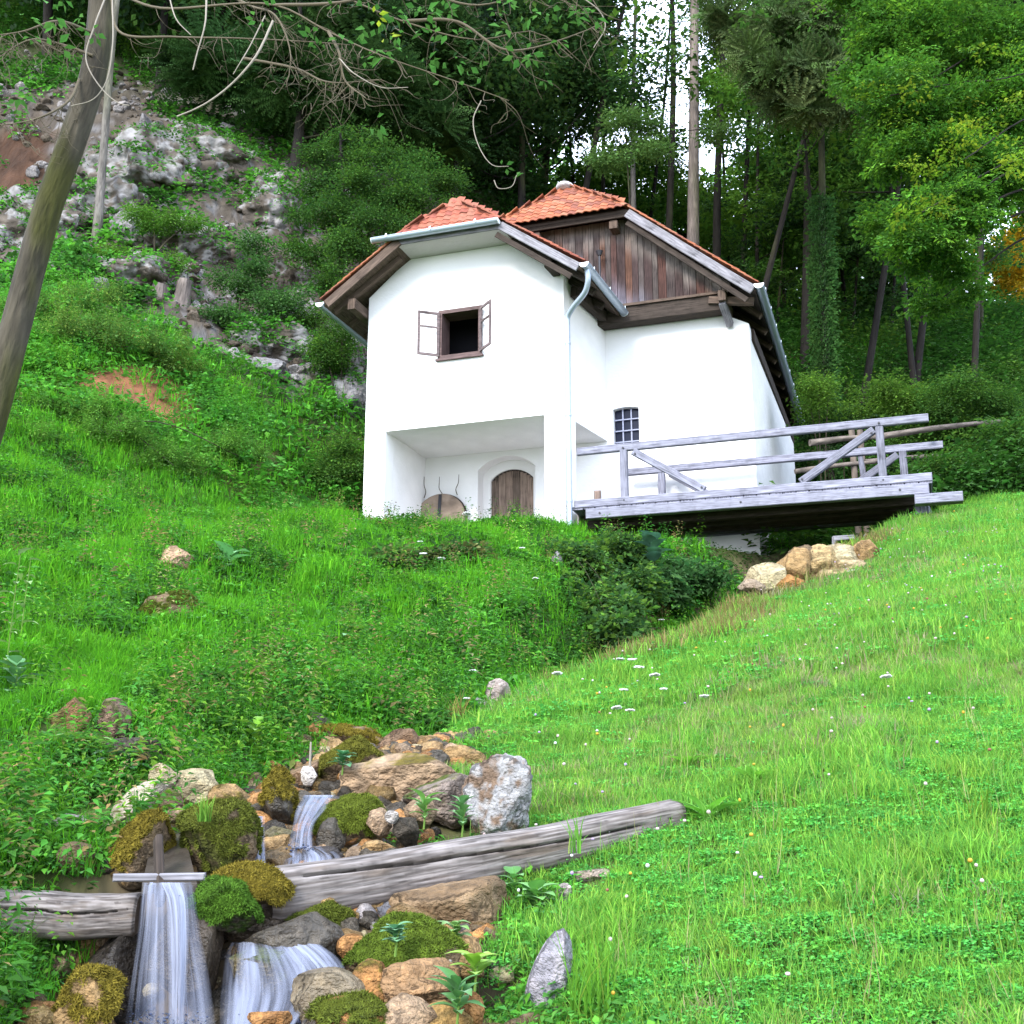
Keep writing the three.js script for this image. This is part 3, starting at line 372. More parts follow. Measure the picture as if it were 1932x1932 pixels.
{ // in the porch: half-hidden millstone with bent rods above
  const g = houseThing('millstone', 'round old millstone with an iron strap leaning on the porch wall', 'millstone', null, -2.96, 0.4, -1.72);
  const s = new THREE.CylinderGeometry(0.52, 0.52, 0.16, 40, 2).rotateX(Math.PI / 2 - 0.12); const q = mergeVertices(s); const st = toCreasedNormals(q, 0.5); boxUV(st); mesh(tint(st, 0.33, 0.25, 0.19, 0.25), M.rock, 'stone', g);
  const strap = geoBox(-0.03, 0.03, -0.5, 0.5, 0.083, 0.1).rotateX(-0.12); mesh(strap, M.iron, 'iron_strap', g); mesh(new THREE.TorusGeometry(0.525, 0.022, 6, 40).rotateX(-0.12), M.darkWood, 'rim_band', g);
  const rods = [['leftmost', -0.3, 0.55, -0.12, 0.3], ['middle', -0.05, 0.6, 0.0, 0.22], ['rightmost', 0.26, 0.55, 0.16, 0.28]];
  for (const [w, x, y, dx, dy] of rods) { const r = houseThing('bent_twig', `thin dark bent twig above the millstone, ${w} of three`, 'twig', 'twigs above the millstone', -2.96 + x, 0.4 + y, -1.78); mesh(tube([V(0.06 * Math.sign(dx || 1), -0.06, 0.02), V(dx * 0.2, 0.05, 0.03), V(dx * 0.5, dy * 0.6, 0.03), V(dx * 0.55, dy + 0.06, 0.02)], t => 0.009 - 0.004 * t, 12, 6), M.twig, 'stem', r); }
  const b1 = houseThing('wooden_stub', 'tall pointed brown wooden stub standing by the porch end of the bridge', 'stub', null, 0.42, -0.02, -0.5); mesh(tint(bevelBox(0.11, 0.42, 0.12, 0.03, 1).translate(0, 0.21, 0), 0.3, 0.22, 0.18), M.plank, 'stub', b1);
  const b2 = houseThing('wooden_block', 'low brown wooden block beside the pointed stub on the bridge', 'block', null, 0.62, -0.02, -0.52); mesh(tint(bevelBox(0.17, 0.16, 0.14, 0.02, 1).translate(0, 0.08, 0), 0.3, 0.22, 0.19), M.plank, 'block', b2);
}
// ------------------------------------------------------------------ footbridge
{
  const b = houseThing('footbridge', 'weathered grey timber footbridge with braced railings leading to the mill porch', 'bridge');
  const W = M.greyWood, bm = (n, p, q, w, h, o) => { const j = () => (hash3(beamSeed, 3, 7) - 0.5) * 0.018; const t = beam(b, n, W, V(p[0], p[1] + j(), p[2]), V(q[0], q[1] - j(), q[2]), w, h, o); t.rotateX((hash3(beamSeed, 8, 1) - 0.5) * 0.05); return t; };
  for (let x = 0.2; x < 5.75; x += 0.203) bm('deck_plank', [x, -0.025 + 0.006 * hash3(Math.round(x * 50), 1, 2), 0.02], [x, -0.025, -1.72], 0.192, 0.05, { vary: 0.2 });
  bm('kerb_beam', [0.15, 0.05, -0.03], [5.78, 0.05, -0.03], 0.14, 0.13); bm('kerb_beam', [0.35, 0.07, -1.58], [5.6, 0.07, -1.58], 0.14, 0.15);
  bm('stringer', [0.36, -0.14, 0.02], [5.72, -0.14, 0.02], 0.16, 0.17); bm('stringer', [0.3, -0.16, -1.66], [5.72, -0.16, -1.66], 0.16, 0.2);
  for (const z of [-0.45, -0.85, -1.25]) beam(b, 'joist', M.darkWood, V(0.2, -0.17, z), V(5.7, -0.17, z), 0.16, 0.22);
  bm('sill_beam', [5.5, -0.33, 0.1], [6.18, -0.33, 0.1], 0.2, 0.15); bm('sill_beam', [5.6, -0.4, -0.2], [5.75, -0.4, -1.7], 0.2, 0.16);
  for (const [z, x0, x1, a, c] of [[-0.03, 0.2, 5.8, 1.0, 5.07], [-1.58, 0.68, 6.04, 1.32, 5.4]]) {
    bm('handrail', [x0, 0.985, z], [x1, 0.985, z], 0.09, 0.125); for (const x of [a, c]) bm('post', [x, 0.11, z], [x, 0.92, z], 0.12, 0.12);
    bm('brace', [a + 0.16, 0.9, z + 0.005], [a + 1.32, 0.13, z + 0.005], 0.09, 0.12); bm('brace', [c - 0.08, 0.88, z + 0.005], [c - 1.24, 0.13, z + 0.005], 0.09, 0.12);
  }
  for (const [x, y] of [[1.0, 0.96], [5.07, 0.97], [1.0, 0.06], [5.07, 0.05], [1.2, 0.84], [4.95, 0.82], [2.28, 0.17], [3.86, 0.17], [0.6, -0.14], [2.9, -0.14], [5.3, -0.14]]) mesh(new THREE.CylinderGeometry(0.016, 0.018, 0.02, 8).rotateX(Math.PI / 2).translate(x, y, y < 0 ? 0.105 : 0.035), M.iron, 'bolt', b);
  bm('post', [4.78, 0.11, -1.62], [4.72, 0.92, -1.62], 0.09, 0.1);
}
{ // rustic rail fence beyond the bridge
  const f = new THREE.Group(); f.position.copy(at(1700, 900, 20)); top(f, 'rail_fence', 'rough brown pole fence running into the bushes beyond the bridge', 'fence');
  const o = f.position, w = (p) => p.clone().sub(o), rail = (a, c, r) => mesh(paint(tube([w(a), w(a.clone().lerp(c, 0.5).add(V(0, 0.02, 0.02))), w(c)], t => r * (1 - 0.3 * t), 14, 8, (t, q) => 0.1 * noise(t * 9, q * 2)), (x, y, z) => { const k = 0.9 + 0.3 * noise(x * 8, y * 20, z); return [0.2 * k, 0.165 * k, 0.14 * k]; }), M.bark, 'rail', f);
  rail(at(1528, 836, 20), at(1660, 824, 20.3), 0.06); rail(at(1660, 824, 20.3), at(1890, 794, 21.5), 0.06); rail(at(1630, 872, 20.2), at(1842, 857, 21.3), 0.05); rail(at(1500, 890, 20), at(1650, 872, 20.2), 0.05);
  for (const [px, py, h] of [[1606, 808, 0.9], [1622, 812, 0.8]]) { const t = at(px, py, 20.2); mesh(paint(tube([w(V(t.x, H(t.x, t.z) - 0.1, t.z)), w(t)], () => 0.06, 8, 8, (t2, q) => 0.12 * noise(t2 * 5, q * 2)), () => [0.17, 0.135, 0.11]), M.bark, 'post', f); }
}
// ------------------------------------------------------------------ stones, logs and water of the stream
const TAN = [0.42, 0.27, 0.12], CREAM = [0.56, 0.47, 0.28], ORANGE = [0.45, 0.22, 0.075], GREY = [0.3, 0.27, 0.26], LILAC = [0.4, 0.375, 0.41], PINK = [0.46, 0.32, 0.2], DARK = [0.1, 0.085, 0.065], WHITE = [0.58, 0.54, 0.5], BROWN = [0.2, 0.14, 0.08];
const MOSS = [0.055, 0.066, 0.01], OCHRE = [0.1, 0.076, 0.012], GREEN = [0.04, 0.085, 0.01];
// a weathered boulder: a ball cut by random planes and roughened; size in metres
function rockGeo(sx, sy, sz, seed, col, moss = 0, mossCol = MOSS, rough = 1, detail = 14) {
  const R = rng(seed * 7919 + 13), cuts = []; for (let i = 0; i < 11; i++) { const a = R() * 6.283, b = Math.asin(R() * 2 - 1); cuts.push([V(Math.cos(a) * Math.cos(b), Math.sin(b), Math.sin(a) * Math.cos(b)), 0.54 + R() * 0.32]); }
  let g = new THREE.IcosahedronGeometry(1, detail); g.deleteAttribute('uv'); g = mergeVertices(g, 1e-4); const p = g.attributes.position, q = V(), o = seed * 3.17;
  for (let i = 0; i < p.count; i++) {
    q.fromBufferAttribute(p, i).normalize(); let r = 1; for (const [n, d] of cuts) { const k = q.dot(n); if (k > 0.05) { const t = d / k; if (t < r) r = lerp(r, t, 0.985); } }
    r *= 1 + rough * (0.1 * fbm(q.x * 1.7 + o, q.y * 1.7, q.z * 1.7 + o, 3) + 0.07 * fbm(q.x * 5 + o, q.y * 5, q.z * 5, 3) - 0.05 * Math.max(0, fbm(q.x * 3 + o, q.y * 8, q.z * 3, 3)));
    p.setXYZ(i, q.x * r * sx / 1.6, q.y * r * sy / 1.6, q.z * r * sz / 1.6);
  }
  g.computeVertexNormals(); boxUV(g, 0, 2.2 / Math.max(0.3, sx), o);
  const s = 3.2 / Math.max(sx, sy);
  return paint(g, (x, y, z, nx, ny) => {
    const a = fbm(x * s + o, y * s, z * s, 4), b = fbm(x * s * 4 + o, y * s * 4, z * s * 4 + 2, 3); let c = mix3(col, [col[0] * 1.35, col[1] * 1.3, col[2] * 1.25], step(-0.1, 0.4, b)); c = mix3(c, [col[0] * 0.5, col[1] * 0.46, col[2] * 0.42], step(0.05, 0.4, a) * 0.7);
    if (moss) { const t = step(0.6 - moss * 0.9, 0.95 - moss * 0.9, ny * 0.42 + 0.3 + a * 0.9 + b * 0.3); c = mix3(c, mossCol.map(v => v * (1 + 0.6 * b)), t); }
    return c;
  });
}
let rockSeed = 1; const clearing = [];   // where stones lie open in the grass
// placed by its outline in the photograph (centre, width, height) at a distance
function groundAt(px, py, d0 = 3, d1 = 70) { let prev = d0; for (let d = d0; d < d1; d *= 1.01) { const p = at(px, py, d); if (p.y < H(p.x, p.z)) { let a = prev, b = d; for (let i = 0; i < 8; i++) { const m = (a + b) / 2, q = at(px, py, m); q.y < H(q.x, q.z) ? b = m : a = m; } return b; } prev = d; } return d1; }
function stone(label, px, py, w, h, d, col, o = {}) {
  col = col.map(v => v * 0.62); if (o.snap) d = groundAt(px, py + h * 0.3); else { w *= 1.12; h *= 1.12; }
  const p = at(px, py, d), k = d / F, sx = w * k, sy = h * k * 1.02, sz = (o.deep ?? 0.85) * (sx + sy) / 2;
  const m = mesh(rockGeo(sx, sy, sz, o.seed ?? rockSeed++, col, o.moss ?? 0, o.mc ?? MOSS, o.rough ?? 1, sx > 0.25 ? 16 : 9), o.wet ? M.wet : M.rock);
  m.position.copy(p).add(V(0, 0, -sz * 0.25)); if (!o.sunk) clearing.push([p.x, p.z, o.snap ? Math.max(sx, sy) * 0.55 : Math.min(0.4, Math.max(sx, sy) * 0.5)]); m.rotation.set(o.rx ?? 0, o.ry ?? 0, o.rz ?? 0); if (o.moss > 0.25) mossFuzz(m, o.mc ?? MOSS, o.moss);
  return top(m, o.name ?? 'stream_stone', label, o.cat ?? 'stone', o.group);
}
const bladeTuft = (() => { const cache = {}; return (n, h, w, spread, seed, bend = 0.5, segs = 2, cols = null) => { const key = [n, h, w, spread, seed, bend].join(); if (cache[key]) return cache[key]; const R = rng(seed), pos = [], col = [], idx = [];
  for (let i = 0; i < n; i++) { const a = R() * 6.283, r = spread * Math.sqrt(R()), x0 = Math.cos(a) * r, z0 = Math.sin(a) * r, L = h * (0.45 + 0.75 * R()), dir = R() * 6.283, lean = bend * (0.2 + R()), wd = w * (0.7 + 0.6 * R()), px = Math.cos(dir + 1.57) * wd / 2, pz = Math.sin(dir + 1.57) * wd / 2, tone = 0.75 + 0.5 * R(), str = R() < 0.07, b = pos.length / 3;
    for (let s = 0; s <= segs; s++) { const t = s / segs, off = lean * L * t * t, y = L * (t - 0.35 * lean * t * t), k = 1 - t * t * 0.92, x = x0 + Math.cos(dir) * off, z = z0 + Math.sin(dir) * off; const c = str ? [1.9 * tone, 1.05 * tone, 1.6 * tone] : [(0.85 + 0.25 * t) * tone, (0.9 + 0.15 * t) * tone, tone]; if (s < segs) { pos.push(x - px * k, y, z - pz * k, x + px * k, y, z + pz * k); col.push(...c, ...c); } else { pos.push(x, y, z); col.push(...c); } }
    for (let s = 0; s < segs - 1; s++) idx.push(b + s * 2, b + s * 2 + 1, b + s * 2 + 2, b + s * 2 + 1, b + s * 2 + 3, b + s * 2 + 2); idx.push(b + segs * 2 - 2, b + segs * 2 - 1, b + segs * 2); }
  const g = new THREE.BufferGeometry(); g.setAttribute('position', new THREE.BufferAttribute(new Float32Array(pos), 3)); g.setAttribute('color', new THREE.BufferAttribute(new Float32Array(col), 3)); g.setIndex(idx); g.computeVertexNormals(); return cache[key] = g; }; })();
// leaf: diamond pairs along short stems; n leaves of length l spread over r
function sprayGeo(n, l, wd, r, seed, flat = 0.25, fold = 0.15) { const R = rng(seed), pos = [], col = [], idx = []; for (let i = 0; i < n; i++) { const a = R() * 6.283, q = r * Math.sqrt(R()), c = V(Math.cos(a) * q, (R() - 0.5) * 2 * r * flat, Math.sin(a) * q), d = V(Math.cos(a + (R() - 0.5) * 2), (R() - 0.6) * 0.7, Math.sin(a + (R() - 0.5) * 2)).normalize(), s = d.clone().cross(V((R() - 0.5) * 0.9, 1, (R() - 0.5) * 0.9)).normalize(), u = s.clone().cross(d), L = l * (0.7 + 0.6 * R()), W = wd * (0.7 + 0.6 * R()) / 2, b = pos.length / 3, t = 0.7 + 0.6 * R(), y = 1 + 0.25 * (R() - 0.5);
  const P = [c, c.clone().addScaledVector(d, L * 0.45).addScaledVector(s, W).addScaledVector(u, fold * W * 2), c.clone().addScaledVector(d, L).addScaledVector(u, -L * 0.12), c.clone().addScaledVector(d, L * 0.45).addScaledVector(s, -W).addScaledVector(u, fold * W * 2)]; for (const p of P) { pos.push(p.x, p.y, p.z); col.push(t * y, t, t); } idx.push(b, b + 1, b + 2, b, b + 2, b + 3); }
  const g = new THREE.BufferGeometry(); g.setAttribute('position', new THREE.BufferAttribute(new Float32Array(pos), 3)); g.setAttribute('color', new THREE.BufferAttribute(new Float32Array(col), 3)); g.setIndex(idx); g.computeVertexNormals(); return g; }
// many copies: list of [matrix, color]
function scatter(geo, mat, list, name, parent) { const m = new THREE.InstancedMesh(geo, mat, list.length); list.forEach(([x, c], i) => { m.setMatrixAt(i, x); m.setColorAt(i, c); }); m.castShadow = m.receiveShadow = true; m.name = name; if (parent) m.userData.kind = 'stuff'; (parent ?? scene).add(m); return m; }
const _q = new THREE.Quaternion(), _q2 = new THREE.Quaternion(), UP = V(0, 1, 0);
function placed(p, yaw, s, n = null, tilt = 0, tdir = 0) { _q.setFromAxisAngle(UP, yaw); if (tilt) { _q2.setFromAxisAngle(V(Math.cos(tdir), 0, Math.sin(tdir)), tilt); _q.premultiply(_q2); } if (n) { _q2.setFromUnitVectors(UP, n); _q.premultiply(_q2); } return new THREE.Matrix4().compose(p, _q, Array.isArray(s) ? V(...s) : V(s, s, s)); }
const mossTuft = bladeTuft(16, 0.016, 0.0045, 0.014, 71, 0.9, 2);
function mossFuzz(rock, mc, amount) { // short moss on the upper side of a stone
  const p = rock.geometry.attributes.position, n = rock.geometry.attributes.normal, c = rock.geometry.attributes.color, R = rng(p.count + Math.round(amount * 100)), out = []; let area = 0;
  for (let i = 0; i < p.count; i++) { const mossy = c.getY(i) > c.getX(i) * 0.62 && c.getZ(i) < c.getY(i) * 0.4; if (!mossy || n.getY(i) < -0.2) continue; for (let k = 0; k < 2; k++) { const q = V(p.getX(i) + (R() - 0.5) * 0.02, p.getY(i), p.getZ(i) + (R() - 0.5) * 0.02), t = 0.7 + 0.9 * R(); out.push([placed(q, R() * 6, 0.7 + 0.8 * R(), V(n.getX(i), n.getY(i), n.getZ(i)).normalize()), C(mc[0] * t * 1.05, mc[1] * t * 1.1, mc[2] * t)]); } }
  if (out.length > 8) { const m = scatter(mossTuft, M.needle, out, 'moss', rock); m.userData.kind = 'stuff'; }
}
const stones = [
  ['cream lump of rock at the top of the stone row left of the stream', 306, 1471, 48, 44, 6.75, CREAM, {}],
  ['long pale slab sloping down towards the left meadow beside the mossy flume', 240, 1533, 135, 50, 6.5, [0.56, 0.48, 0.36], { rz: 0.62, rough: 0.7 }],
  ['broad cream boulder behind the flume, right of the cream lump', 356, 1494, 104, 62, 6.85, CREAM, {}],
  ['tan stone with a dark right side at the left edge of the upper pool', 428, 1506, 74, 38, 6.8, TAN, { moss: 0.1, mc: OCHRE }],
  ['small brown rounded stone between the pale slab and the flume', 313, 1517, 40, 46, 6.3, BROWN, { moss: 0.15 }],
  ['ochre mossed block forming the left side of the flume', 268, 1608, 86, 118, 5.75, BROWN, { moss: 0.55, mc: OCHRE }],
  ['large dark mossy tuft-covered boulder right of the flume', 398, 1588, 112, 132, 5.8, BROWN, { moss: 0.5, mc: [0.055, 0.062, 0.01] }],
  ['small pinkish stone wedged at the head of the flume', 326, 1540, 34, 26, 6.2, PINK, {}],
  ['tan block at the bottom left below the left log', 163, 1906, 92, 96, 4.75, TAN, { moss: 0.3, mc: OCHRE }],
  ['bright green mossy stone between the two logs', 420, 1708, 98, 84, 5.3, DARK, { moss: 0.7, mc: GREEN, wet: 1 }],
  ['ochre mossy cap on the near end of the long log', 470, 1676, 112, 56, 5.42, BROWN, { moss: 0.7, mc: OCHRE }],
  ['upright mossy wedge dividing the upper pool', 521, 1512, 50, 84, 6.5, DARK, { moss: 0.45, mc: OCHRE, wet: 1 }],
  ['mossy boulder right of the white peg above the pool', 650, 1450, 112, 84, 7.5, BROWN, { moss: 0.5, mc: [0.075, 0.072, 0.012] }],
  ['smooth orange brown rock at the back of the upper pool', 566, 1468, 96, 44, 7.5, [0.3, 0.19, 0.11], { rz: 0.3, wet: 1 }],
  ['big pinkish boulder with a flat overhanging top right of the pool', 772, 1470, 190, 88, 7.2, PINK, { moss: 0.2, mc: OCHRE, seed: 104 }],
  ['thin tan slab behind the big pinkish boulder', 860, 1436, 86, 44, 8, TAN, { moss: 0.15, mc: OCHRE }],
  ['rusty brown rock in the stream bed behind the big boulder', 762, 1404, 72, 48, 8.3, [0.27, 0.17, 0.1], {}],
  ['long mossy brown bank stone above the pool', 668, 1397, 104, 46, 8.4, BROWN, { moss: 0.4, mc: OCHRE, rz: -0.25 }],
  ['speckled grey brown stone under the overhang of the pinkish boulder', 838, 1512, 116, 84, 6.9, [0.3, 0.24, 0.2], { moss: 0.1 }],
  ['mossy hummock at the right edge of the small cascade', 660, 1560, 92, 88, 6.5, BROWN, { moss: 0.6, mc: [0.06, 0.075, 0.01] }],
  ['round tan cobble on the right bank above the long log', 716, 1553, 40, 40, 6.4, PINK, {}],
  ['dark round cobble left of the grass tuft above the long log', 766, 1570, 44, 48, 6.4, DARK, {}],
  ['white pebble on top of the right bank cobbles', 741, 1541, 22, 18, 6.35, WHITE, {}],
  ['greyish pink cobble below the overhang', 792, 1534, 52, 44, 6.5, PINK, {}],
  ['flat tan stone lying against the back of the long log', 706, 1604, 60, 26, 6.2, TAN, {}],
  ['wet olive ledge stone beside the thin left cascade', 522, 1578, 58, 34, 6.3, [0.14, 0.12, 0.06], { wet: 1, moss: 0.1 }],
  ['wet orange brown ledge stone under the thin cascade', 520, 1634, 62, 40, 6.05, [0.2, 0.13, 0.06], { wet: 1 }],
  ['wet black slab at the foot of the small cascade', 596, 1622, 92, 36, 6.15, [0.07, 0.06, 0.055], { wet: 1, rough: 0.6 }],
  ['black jagged rock right of the small cascade', 622, 1576, 44, 50, 6.35, DARK, { wet: 1 }],
  ['large flat tan boulder under the long log', 850, 1728, 176, 128, 5.75, [0.34, 0.23, 0.13], { rough: 0.55, seed: 231 }],
  ['blue grey crumbly rock left of the flat tan boulder', 742, 1734, 84, 68, 5.75, [0.18, 0.18, 0.2], { wet: 1 }],
  ['dark mossy rock in the shade below the log', 592, 1748, 130, 88, 5.6, DARK, { moss: 0.45, mc: MOSS }],
  ['wet brown stone under the log end beside the fall', 470, 1742, 110, 50, 5.55, [0.13, 0.1, 0.07], { wet: 1 }],
  ['small orange cube of stone by the water', 664, 1790, 42, 36, 5.35, [0.5, 0.25, 0.09], {}],
  ['small pinkish stone next to the orange cube', 704, 1782, 44, 36, 5.4, PINK, {}],
  ['big moss-topped boulder right of the lower cascade', 762, 1818, 200, 112, 5.15, BROWN, { moss: 0.6, mc: [0.055, 0.08, 0.01], seed: 311 }],
  ['orange stone below the left end of the moss-topped boulder', 690, 1862, 80, 62, 4.95, ORANGE, { moss: 0.1, mc: OCHRE }],
  ['orange brown stone with a pale facet below the moss-topped boulder', 798, 1864, 132, 72, 4.95, [0.4, 0.24, 0.12], {}],
  ['smooth grey tan boulder at the edge of the white water', 606, 1888, 116, 76, 4.9, [0.25, 0.2, 0.13], { rough: 0.5, wet: 1 }],
  ['orange boulder with a mossy face at the bottom edge', 668, 1926, 120, 70, 4.72, ORANGE, { moss: 0.3, mc: MOSS }],
  ['pinkish tan stone at the bottom edge right of the mossy orange one', 762, 1918, 92, 62, 4.75, PINK, {}],
  ['yellow brown stone at the bottom edge left of the upright orange one', 838, 1928, 74, 48, 4.75, [0.42, 0.26, 0.09], {}],
  ['upright orange stone among leaves at the bottom', 888, 1908, 34, 58, 4.8, ORANGE, {}],
  ['small tan stone with a yellow leaf above the upright orange one', 884, 1818, 50, 66, 5.1, TAN, {}],
  ['small orange stone peeking in at the bottom between the waters', 505, 1928, 62, 36, 4.7, ORANGE, {}],
  ['dark wet rock behind the white fall', 352, 1800, 120, 190, 5.35, [0.15, 0.12, 0.09], { wet: 1 }],
  ['black wet rock left of the white fall', 222, 1850, 120, 130, 5.5, [0.05, 0.042, 0.035], { wet: 1 }],  // its black colour paints the dark cavity under the left log
  ['submerged olive rock in the lower cascade', 478, 1838, 96, 90, 5.2, [0.16, 0.13, 0.07], { wet: 1, moss: 0.2 }],
  ['dark wet rock beneath the lip of the lower cascade', 540, 1800, 150, 110, 5.35, [0.1, 0.085, 0.065], { wet: 1 }],
  ['lilac grey upright slab at the bottom of the meadow', 1042, 1858, 68, 158, 4.75, LILAC, { snap: 1, sunk: 1, rz: -0.36, deep: 0.5, rough: 0.8 }],
  ['pale orange boulder in the grass of the left bank', 322, 1054, 66, 46, 14.2, [0.6, 0.4, 0.24], { snap: 1, name: 'boulder', cat: 'boulder', moss: 0 }],
  ['dark grass-draped boulder on the left bank', 318, 1160, 110, 92, 11.7, BROWN, { snap: 1, name: 'boulder', cat: 'boulder', moss: 0.3 }],
  ['orange earth-stained rock in the bank near the left edge', 128, 1352, 70, 62, 8.2, [0.26, 0.15, 0.07], { snap: 1, moss: 0.15 }],
  ['brown pointed rock right of the orange one in the left bank', 208, 1368, 62, 80, 8.2, [0.25, 0.17, 0.12], { snap: 1, moss: 0.15 }],
  ['dark rock under the overhang of the left bank', 246, 1418, 90, 50, 7.8, DARK, { snap: 1, }],
  ['tan stone at the left edge above the grass', 14, 1464, 44, 32, 6.9, PINK, { snap: 1, }],
  ['flat grey stone lying in the grass left of the stream', 122, 1552, 82, 30, 6.4, GREY, { snap: 1, }],
  ['pink white stone in the gully mouth beside white flowers', 936, 1312, 44, 54, 9.9, [0.55, 0.45, 0.4], { snap: 1, }],
  ['small pale stone in the gully mouth left of the pink white one', 902, 1332, 30, 34, 9.8, WHITE, { snap: 1, }],
  ['dark stone at the foot of the ivy bank', 1128, 1180, 60, 40, 13.2, GREY, { snap: 1, }],
  ['grey upright stone half hidden in the ivy bank', 1048, 1062, 24, 40, 15.6, LILAC, { snap: 1, }],
  ['pale flat stone on the right rim of the long log', 1120, 1652, 62, 26, 5.9, [0.5, 0.4, 0.33], { snap: 1, }],
  ['small pale stone in leaves below the right part of the log', 1062, 1690, 34, 40, 5.7, [0.5, 0.42, 0.4], { snap: 1, }],
];
for (const s of stones) stone(...s);
const heap = [[1452, 1098, 66, 46, CREAM], [1505, 1078, 62, 56, TAN], [1520, 1050, 46, 36, BROWN], [1556, 1068, 60, 62, [0.5, 0.36, 0.17]], [1590, 1052, 70, 32, CREAM], [1615, 1072, 66, 34, [0.55, 0.43, 0.25]], [1576, 1092, 50, 36, [0.5, 0.37, 0.2]], [1625, 1092, 54, 26, WHITE], [1640, 1048, 40, 36, TAN], [1490, 1104, 50, 30, ORANGE], [1420, 1106, 40, 22, [0.45, 0.35, 0.25]]];
const heapSay = ['pale rounded stone at the left of the yellow rock heap by the bridge', 'tan stone second from the left in the yellow rock heap', 'brown stone on the upper left of the yellow rock heap', 'tall golden stone in the middle of the yellow rock heap', 'cream slab across the top of the yellow rock heap', 'pale slab right of the middle of the yellow rock heap', 'golden stone at the lower middle of the yellow rock heap', 'whitish flat stone at the lower right of the yellow rock heap', 'tan stone at the top right of the yellow rock heap', 'orange stone at the lower front of the yellow rock heap', 'smallest flat stone at the far left of the yellow rock heap'];
heap.forEach(([x, y, w, h, c], i) => stone(heapSay[i], x, y - 2, w * 1.1, h * 1.2, 15.35 - (y - 1050) * 0.008, c, { name: 'heap_stone' }));
{ // ragged white tufa block
  const d = 6.75, k = d / F, g = rockGeo(124 * k, 126 * k, 0.3, 501, WHITE, 0, MOSS, 1, 18), p = g.attributes.position, n = g.attributes.normal; for (let i = 0; i < p.count; i++) { const f = 0.03 * Math.pow(Math.abs(fbm(p.getX(i) * 24 + p.getY(i) * 10, p.getY(i) * 9, p.getZ(i) * 20 + 4, 3)), 0.7); p.setXYZ(i, p.getX(i) + n.getX(i) * f, p.getY(i) + n.getY(i) * f * 1.6, p.getZ(i) + n.getZ(i) * f); } g.computeVertexNormals();
  paint(g, (x, y, z) => { const t = fbm(x * 18, y * 18, z * 18, 3); return mix3([0.27, 0.262, 0.255], [0.15, 0.1, 0.065], step(0.0, 0.35, t + (x < -0.06 ? 0.25 : 0))); }); const m = mesh(g, M.rock); m.position.copy(at(948, 1512, d)); m.rotation.z = -0.3; top(m, 'tufa_block', 'ragged white crumbling block behind the long log', 'stone');
}
